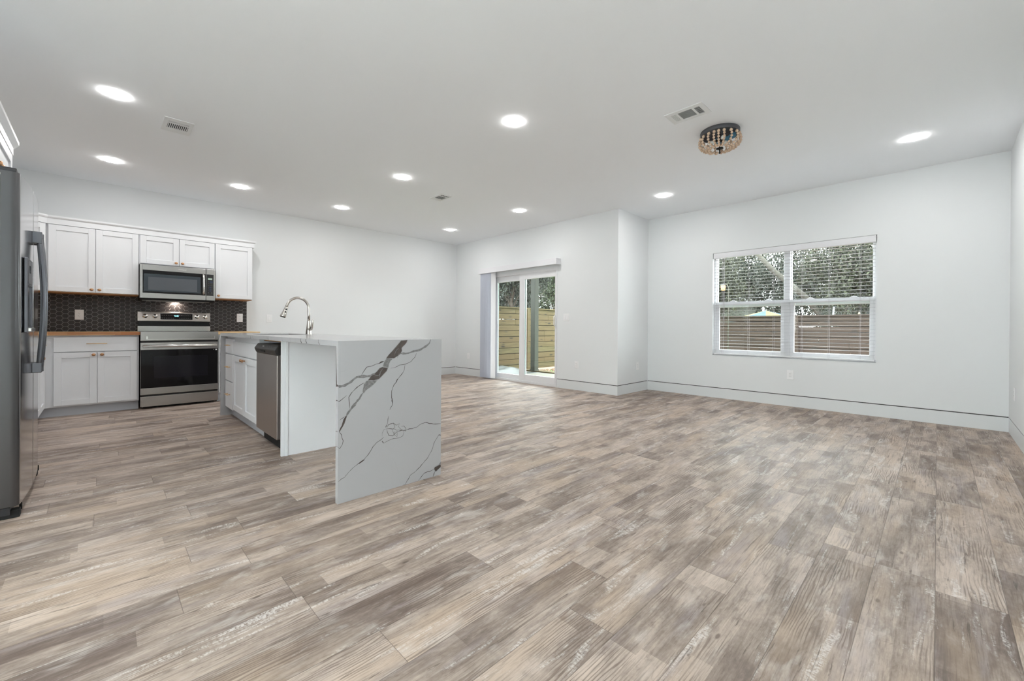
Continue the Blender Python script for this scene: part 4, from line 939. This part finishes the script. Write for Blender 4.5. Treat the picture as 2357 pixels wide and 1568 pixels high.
hd = MB().tube([e0-dv*0.002, e0+dv*0.006, e0+dv*0.03, e0+dv*0.065, e0+dv*0.098, e0+dv*0.104], [0.0140, 0.0150, 0.0170, 0.0220, 0.0275, 0.0255], 24).build('spray_head', 'nickel', t)
# buttons on the room side of the head and the black spray face
sd = Vector((0, -1, 0))
for q_ in (0.026, 0.052):
    c_ = e0+dv*q_+sd*(0.0165+q_*0.05)
    MB().box(c_.x-0.007, c_.y-0.003, c_.z-0.0085, c_.x+0.007, c_.y+0.004, c_.z+0.0085).build('spray_button', 'black_plastic', hd)
MB().tube([e0+dv*0.1035, e0+dv*0.107], 0.0235, 20).build('spray_face', 'black_matte', hd)
lv = MB().tube([(0.0, -0.018, 0.052), (0.0, -0.040, 0.052)], 0.0175, 16)
lv.tube([(0.0, -0.034, 0.052), (0.004, -0.048, 0.054), (0.008, -0.060, 0.075), (0.010, -0.068, 0.11), (0.011, -0.073, 0.140), (0.011, -0.074, 0.146)], [0.016, 0.0165, 0.013, 0.0105, 0.0095, 0.006], 12)
lv.build('lever', 'nickel', t)

# ================================================================== OUTSIDE
struct('ground_soil', MB().box(XD+T+0.02, -14, -0.62, 45, 40, -0.50), 'soil')
struct('bounce_ground', MB().box(-30, -14, -0.62, XB-T-0.01, 20, -0.12).box(XB-T-0.01, YJ+T+0.01, -0.62, XL-T-0.01, 20, -0.12), 'bounce_pale')  # unseen pale ground added to bounce daylight in through the fill glazing
# patio slab and lawn step
o = MB().box(XD+T+0.02, 3.6, -0.50, 7.90, 8.05, -0.115).build('patio_slab', 'concrete'); o['kind'] = 'structure'
o = MB().box(7.905, 3.0, -0.50, 12.7, 8.12, -0.26).build('lawn', 'grass'); o['kind'] = 'structure'
o = MB().box(7.72, 3.6, -0.1148, 7.93, 7.90, -0.085).build('edge_board', 'fence_pine'); tag(o, 'pale timber board lying along the patio edge outside the glass door', 'board')
st = MB()
for k in range(260):
    x, y = random.uniform(7.95, 12.5), random.uniform(7.75, 8.14)
    r_ = random.uniform(0.02, 0.06); st.lathe([(0.0001, r_*0.8), (r_*0.7, r_*0.5), (r_, 0)], (x, y, -0.262), n=6)
o = st.build('loose_soil', 'soil'); tag(o, 'brown loose soil along the foot of the pine fence', 'soil', kind='stuff')

def fence(name, label, x0, y0, x1, y1, ztop, zbot, pitch, m, posts, cap=True, side=-1, gap=0.013):
    L = math.hypot(x1-x0, y1-y0); an = math.atan2(y1-y0, x1-x0)
    t = thing(name, label, 'fence', (x0, y0, zbot), an)
    n = int((ztop-zbot)/pitch); sl = MB()
    for k in range(n):
        z1 = ztop-zbot-k*pitch-0.02; s0 = 0.0
        while s0 < L:
            s1 = min(L, s0+random.choice((1.83, 2.44, 2.44, 3.05)) if s0 else random.choice((1.2, 2.0, 2.44)))
            dz = random.uniform(-0.003, 0.003)
            sl.box(s0+0.003, -0.01, z1-pitch+gap+dz, s1-0.003, 0.011+random.uniform(-0.001, 0.002), z1+dz)
            q0 = s0
            while q0 < s1-0.05:
                q1 = min(s1, q0+random.uniform(0.25, 0.9))
                if random.random() > 0.07: sl.box(q0, 0.0135, z1-0.02, q1, 0.022, z1+0.025, 1)  # near-black strips stand in for the shade inside the board gaps
                q0 = q1
            s0 = s1
    sl.build('boards', [m, 'gap_shade'], t)
    if cap: MB().box(0, -0.045*1.2, ztop-zbot-0.02, L, 0.045, ztop-zbot+0.012).build('cap_rail', m, t)
    for p in posts: MB().box(p-0.045, (0.023 if side > 0 else -0.105), -0.1, p+0.045, (0.112 if side > 0 else -0.011), ztop-zbot-0.021).build('post', m, t)
    return t
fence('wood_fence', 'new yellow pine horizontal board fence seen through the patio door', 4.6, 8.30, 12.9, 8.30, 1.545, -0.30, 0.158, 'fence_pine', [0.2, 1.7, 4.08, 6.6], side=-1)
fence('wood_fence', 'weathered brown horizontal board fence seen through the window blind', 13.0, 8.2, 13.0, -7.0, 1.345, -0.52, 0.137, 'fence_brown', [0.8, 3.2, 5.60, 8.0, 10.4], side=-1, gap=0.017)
# the post in front of the fence
t = thing('porch_post', 'thick grey-green square porch post outside the sliding door', 'post', (7.74, 7.10, -0.085))
MB().box(-0.07, -0.07, 0.0, 0.07, 0.07, 2.684).build('shaft', 'post_paint', t, bevel=0.004)
MB().box(-0.085, -0.085, 0.0, 0.085, 0.085, 0.03).build('base_plate', 'post_paint', t)
o = MB().box(XD+T+0.002, 3.55, 2.78, 8.0, 8.10, 2.90).box(7.67, 3.55, 2.60, 7.81, 8.10, 2.78).build('sky_block_roof', 'post_paint'); tag(o, 'painted porch roof slab, unseen, added over the patio to block sky light, carried by the grey-green post', 'porch roof')  # unseen roof added to keep direct sky off the floor by the door
# crumpled plastic sheet on the slab
tp = MB(); n = 18; vs = []
for i in range(n):
    for j in range(n):
        u_, v_ = i/(n-1)*2-1, j/(n-1)*2-1; r_ = math.hypot(u_, v_)
        h_ = max(0.0, (1-r_**2))*0.17+(0.02*math.sin(7*u_+3*v_)+0.015*math.sin(11*v_-4*u_)) * max(0, 1-r_)
        vs.append((u_*0.85, v_*0.42, max(0.0015, h_)))
tp.add(vs, [(i*n+j, (i+1)*n+j, (i+1)*n+j+1, i*n+j+1) for i in range(n-1) for j in range(n-1)], 0, True)
o = tp.build('plastic_sheet', 'tarp'); o.location = (6.74, 7.25, -0.1145); o.rotation_euler = (0, 0, 0.1)
tag(o, 'pale blue-green plastic sheet heaped on the patio at the foot of the fence', 'tarp')
m_ = o.modifiers.new('thickness', 'SOLIDIFY'); m_.thickness = 0.003; m_.offset = 1
# low curved canopy beyond the pine fence
o = MB().lathe([(1.6, 1.30), (1.45, 1.52), (1.1, 1.68), (0.6, 1.76), (0.0005, 1.79)], n=32).lathe([(0.03, -0.5), (0.03, 1.78)], n=8).lathe([(1.6, 1.30), (1.59, 1.29), (0.0005, 1.76)], n=32).build('garden_canopy', 'canopy_teal')
o.location = (9.9, 12.75, 0.15); tag(o, 'grey-teal curved canopy peeking over the left end of the pine fence', 'canopy')

# umbrella beyond the brown fence
t = thing('patio_umbrella', 'open garden umbrella in yellow, teal and white beyond the brown fence', 'umbrella', (16.0, 4.08, -0.5))
um = MB(); K = 8
fm_ = ['fabric_teal', 'fabric_white', 'fabric_plum', 'fabric_yellow']
for k in range(K):
    a0, a1 = 2*PI*k/K+0.25, 2*PI*(k+1)/K+0.25; mi = (2, 1, 3, 0, 3, 0, 1, 2)[k]
    R1, zt_, ze = 1.15, 2.115, 1.80
    p0 = (R1*math.cos(a0), R1*math.sin(a0), ze); p1 = (R1*math.cos(a1), R1*math.sin(a1), ze); am = (a0+a1)/2
    c_ = (0.5*math.cos(am), 0.5*math.sin(am), (zt_+ze)/2-0.0); e_ = (R1*0.9*math.cos(am), R1*0.9*math.sin(am), ze+0.01)
    um.add([(0, 0, zt_), p0, e_, p1], [(0, 1, 2), (0, 2, 3)], mi)
    um.add([p0, e_, p1, (p1[0], p1[1], p1[2]-0.06), (e_[0], e_[1], e_[2]-0.07), (p0[0], p0[1], p0[2]-0.06)], [(0, 1, 4, 5), (1, 2, 3, 4)], (mi+1) % 4)
cv = um.build('canopy', fm_, t); md = cv.modifiers.new('thickness', 'SOLIDIFY'); md.thickness = 0.004
MB().tube([(0, 0, 0), (0, 0, 2.15)], 0.02, 8).build('pole', 'fabric_white', t)
MB().lathe([(0.25, 0), (0.25, 0.06), (0.03, 0.09)], n=16).build('base', 'roof_dark', t)
# slanted white pole and line with small bulbs
o = MB().tube([(14.02, 2.10, -0.5), (14.0, 1.955, 1.60)], 0.022, 8).build('slanted_pole', 'fabric_white'); tag(o, 'white pole leaning behind the brown fence', 'pole')
t = thing('string_lights', 'thin line of small pale bulbs sagging behind the brown fence', 'string lights', (14.0, 1.91, 1.57))
sp = [(0, 0, 0)]+[(0.1*i, -0.23*i, -0.035*i-0.02*math.sin(PI*i/6)) for i in range(1, 7)]
w_ = MB().tube(sp, 0.004, 5).tube([(0.06, 0.0, 0), (0.10, 0.10, -0.05), (0.12, 0.3, -0.14), (0.2, 0.7, -0.18), (0.3, 0.95, -0.12)], 0.004, 5).build('wire', 'black_iron', t)
for p in ((0.2, -0.46, -0.13), (0.15, 0.55, -0.20), (0.25, 0.83, -0.21)): MB().lathe([(0.0001, -0.06), (0.022, -0.05), (0.028, -0.03), (0.015, 0.0), (0.008, 0.02)], p, n=10).build('bulb', 'bulb_string', t)
# lantern post with glowing lamp
t = thing('garden_lantern', 'glowing orange lantern on a thin post beyond the fence, at the window left edge', 'lantern', (12.3, 4.05, -0.51))
MB().tube([(0, 0, 0), (0, 0, 2.63), (0.0, 0.04, 2.72), (0, 0.12, 2.74)], 0.015, 8).build('post', 'bark_pale', t)
MB().lathe([(0.0001, 2.56), (0.045, 2.57), (0.06, 2.66), (0.055, 2.70)], (0, 0.14, 0), n=14).build('lamp_glass', 'lantern_glow', t)
MB().lathe([(0.065, 2.70), (0.06, 2.72), (0.0001, 2.76)], (0, 0.14, 0), n=14).build('lamp_cap', 'roof_dark', t)
# neighbouring buildings
def shed(name, label, x0, y0, x1, y1, zw, m, zr):
    t = thing(name, label, 'building', ((x0+x1)/2, (y0+y1)/2, -0.5)); hx, hy = (x1-x0)/2, (y1-y0)/2
    wl = MB(); z = 0
    while z < zw: wl.box(-hx, -hy, z, hx, hy, min(zw, z+0.148)); z += 0.15; wl.box(-hx+0.012, -hy+0.012, z-0.003, hx-0.012, hy-0.012, z)
    wl.build('walls', m, t)
    MB().prism([(-hy-0.3, zw), (hy+0.3, zw), (0, zr)], -hx-0.3, hx+0.3, 'x').build('roof', 'roof_dark', t)
    MB().box(-hx-0.02, -hy-0.02, 0, -hx+0.1, -hy+0.1, zw).box(-hx-0.02, hy-0.1, 0, -hx+0.1, hy+0.02, zw).build('corner_trim', 'fabric_white' if False else 'siding', t)
    MB().box(-hx-0.03, -0.4, 1.0, -hx, 0.4, 1.9).build('window', 'roof_dark', t)
shed('garden_shed', 'grey-green sided shed behind the brown fence at the window left', 27.0, 7.75, 29.5, 11.0, 2.9, 'siding', 3.7)
shed('neighbour_house', 'dark grey-blue sided house far behind the right part of the brown fence', 34.0, -4.8, 40, 4.0, 3.3, 'siding_blue', 4.8)

# ------------------------------------------------------------------ trees
rng = np.random.default_rng(5)
def foliage(n, rx, ry, rz, ncl, leaf, lump=0.35):
    c = rng.normal(size=(ncl, 3)); c /= np.linalg.norm(c, axis=1)[:, None]; c *= (rng.random((ncl, 1))**0.45); c *= (rx, ry, rz)
    k = rng.integers(0, ncl, n); p = c[k]+rng.normal(size=(n, 3))*lump
    d1 = rng.normal(size=(n, 3)); d1 /= np.linalg.norm(d1, axis=1)[:, None]
    d2 = np.cross(d1, rng.normal(size=(n, 3))); d2 /= np.linalg.norm(d2, axis=1)[:, None]
    s = leaf*(0.6+0.8*rng.random((n, 1)))
    v = np.stack([p-d1*s, p-d2*s*0.42, p+d1*s, p+d2*s*0.42], 1).reshape(-1, 3)
    me = bpy.data.meshes.new('foliage'); me.vertices.add(4*n); me.vertices.foreach_set('co', v.astype(np.float32).ravel())
    me.loops.add(4*n); me.loops.foreach_set('vertex_index', np.arange(4*n, dtype=np.int32))
    me.polygons.add(n); me.polygons.foreach_set('loop_start', np.arange(0, 4*n, 4, dtype=np.int32)); me.polygons.foreach_set('loop_total', np.full(n, 4, dtype=np.int32))
    me.update(calc_edges=True); return me
F1 = foliage(15000, 2.3, 2.3, 1.7, 60, 0.075, 0.30)
F2 = foliage(11000, 2.0, 2.0, 1.5, 48, 0.085, 0.28)
F3 = foliage(9000, 1.5, 1.5, 1.1, 40, 0.06, 0.22)
def tree(name, label, x, y, zc, sc, fol, lm, bark='bark', lean=(0, 0), group='trees beyond the fences', rot=0, thick=0.12):
    t = thing(name, label, 'tree', (x, y, -0.5), rot, group)
    h_ = zc+0.5; tr = MB()
    tr.tube([(-lean[0], -lean[1], 0), (-lean[0]*0.5, -lean[1]*0.5, h_*0.5), (0, 0, h_), (0.2, 0.1, h_+sc[2]*1.2)], [thick*1.3, thick, thick*0.7, thick*0.2], 9)
    for k in range(7):
        a = k*2.4+x; r_ = 0.9+0.5*math.sin(k*3.1)
        tr.tube([(0, 0, h_*0.7+k*0.12), (math.cos(a)*r_*0.5*sc[0], math.sin(a)*r_*0.5*sc[1], h_*0.85+k*0.16), (math.cos(a)*r_*1.4*sc[0], math.sin(a)*r_*1.4*sc[1], h_*0.95+0.25*k)], [thick*0.45, thick*0.3, thick*0.08], 6)
    tr.build('trunk', bark, t)
    me = fol.copy() if fol.materials and fol.materials[0] != MATS[lm] else fol
    if not me.materials: me.materials.append(MATS[lm])
    else: me.materials[0] = MATS[lm]
    f = bpy.data.objects.new('foliage', me); COL.objects.link(f); f.parent = t; f.location = (0, 0, h_+0.5); f.scale = sc; f['kind'] = 'stuff'
    return t
# seen through the patio door (behind the pine fence)
for x, y, zc, s_, zs, fo, lm, th, lab in (
    (13.4, 13.7, 2.5, 0.60, 0.95, F2, 'leaf_dark', 0.08, 'dark leafy tree behind the pine fence in the left pane of the patio door'),
    (16.9, 14.0, 2.3, 0.60, 0.90, F2, 'leaf_light', 0.08, 'airy light green tree behind the pine fence at the right edge of the door glass'),
    (17.4, 18.2, 3.6, 0.64, 1.00, F1, 'leaf_dark', 0.11, 'tall dark tree farther back above the pine fence'),
    (22.2, 17.6, 3.6, 0.66, 1.00, F1, 'leaf_light', 0.11, 'tall pale tree far behind the right pane of the patio door'),
    (24.6, 24.0, 3.4, 0.88, 1.7, F1, 'leaf_dark', 0.13, 'huge dark tree in the far distance behind the porch post'),
    (11.0, 10.05, 2.5, 0.40, 0.62, F3, 'leaf_dark', 0.045, 'slim dark-trunked tree close behind the pine fence beside the porch post')):
    tree('tree', lab, x, y, zc, (s_, s_, zs), fo, lm, thick=th, lean=(0.15, -0.1), group='trees beyond the pine fence')
for i, (x, lab) in enumerate(((6.9, 'shrub hidden behind the leftmost boards of the pine fence'), (8.7, 'shrub hidden behind the boards left of the porch post'),
        (13.0, 'low shrub just above the pine fence at the right edge of the door glass'), (14.9, 'low shrub beyond the corner of the two fences'))):
    tree('shrub', lab, x, 9.5, 0.1 if i < 2 else 0.45, (0.38, 0.38, 0.62), F3, 'leaf_dark' if i < 2 else 'leaf_light', thick=0.03, group='shrubs behind the fences')
# low shrubs right behind the brown fence
for i, (y, zc, lab) in enumerate(((6.2, 0.75, 'leafy shrub close behind the brown fence at the window left edge'), (2.1, 0.35, 'dark shrub behind the brown fence beside the window mullion'),
        (0.45, 0.6, 'dark shrub behind the brown fence under the right sash'), (-1.2, 0.5, 'dark shrub behind the brown fence at the window right edge'))):
    tree('shrub', lab, 15.15, y, zc, (0.34, 0.34, 0.60), F3, 'leaf_dark' if i else 'leaf_olive', thick=0.03, group='shrubs behind the fences', rot=0)
# seen through the window (behind the brown fence)
for i, (x, y, zc, s_, zs, fo, lm, lab) in enumerate((
    (19.5, 7.05, 2.4, 0.64, 0.95, F1, 'leaf_olive', 'olive green bushy tree behind the lantern at the window left edge'),
    (19.5, 2.35, 2.5, 0.64, 1.00, F1, 'leaf_olive', 'olive tree with a pale leaning limb behind the window mullion'),
    (19.5, -1.95, 3.1, 0.64, 0.90, F1, 'leaf_dark', 'dark tree at the right edge of the window with bright sky below it'),
    (24.3, 5.2, 2.7, 0.66, 1.4, F1, 'leaf_dark', 'tall dark evergreen far behind the left window sash'),
    (24.3, 0.8, 2.7, 0.66, 1.4, F1, 'leaf_dark', 'tall dark evergreen far behind the right window sash'),
    (30.0, 3.6, 3.4, 0.88, 1.7, F1, 'leaf_dark', 'big dark tree in the far gap between two evergreens'),
    (30.0, -2.5, 3.4, 0.88, 1.7, F1, 'leaf_dark', 'big dark tree far behind the right edge of the window'),
    (34.8, 10.3, 4.4, 1.0, 1.7, F1, 'leaf_dark', 'huge dark tree behind the grey-green shed'))):
    t = tree('tree', lab, x, y, zc, (s_, s_, zs), fo, lm, lean=(0.1, -0.1), thick=0.14, bark='bark_pale' if i == 1 else 'bark', group='trees beyond the brown fence')
    if i == 1: MB().tube([(0, 0, 0.9), (-1.0, 1.1, 2.7), (-1.75, 1.98, 3.7), (-1.9, 2.5, 4.4)], [0.12, 0.10, 0.09, 0.07], 10).build('limb', 'bark_pale', t)
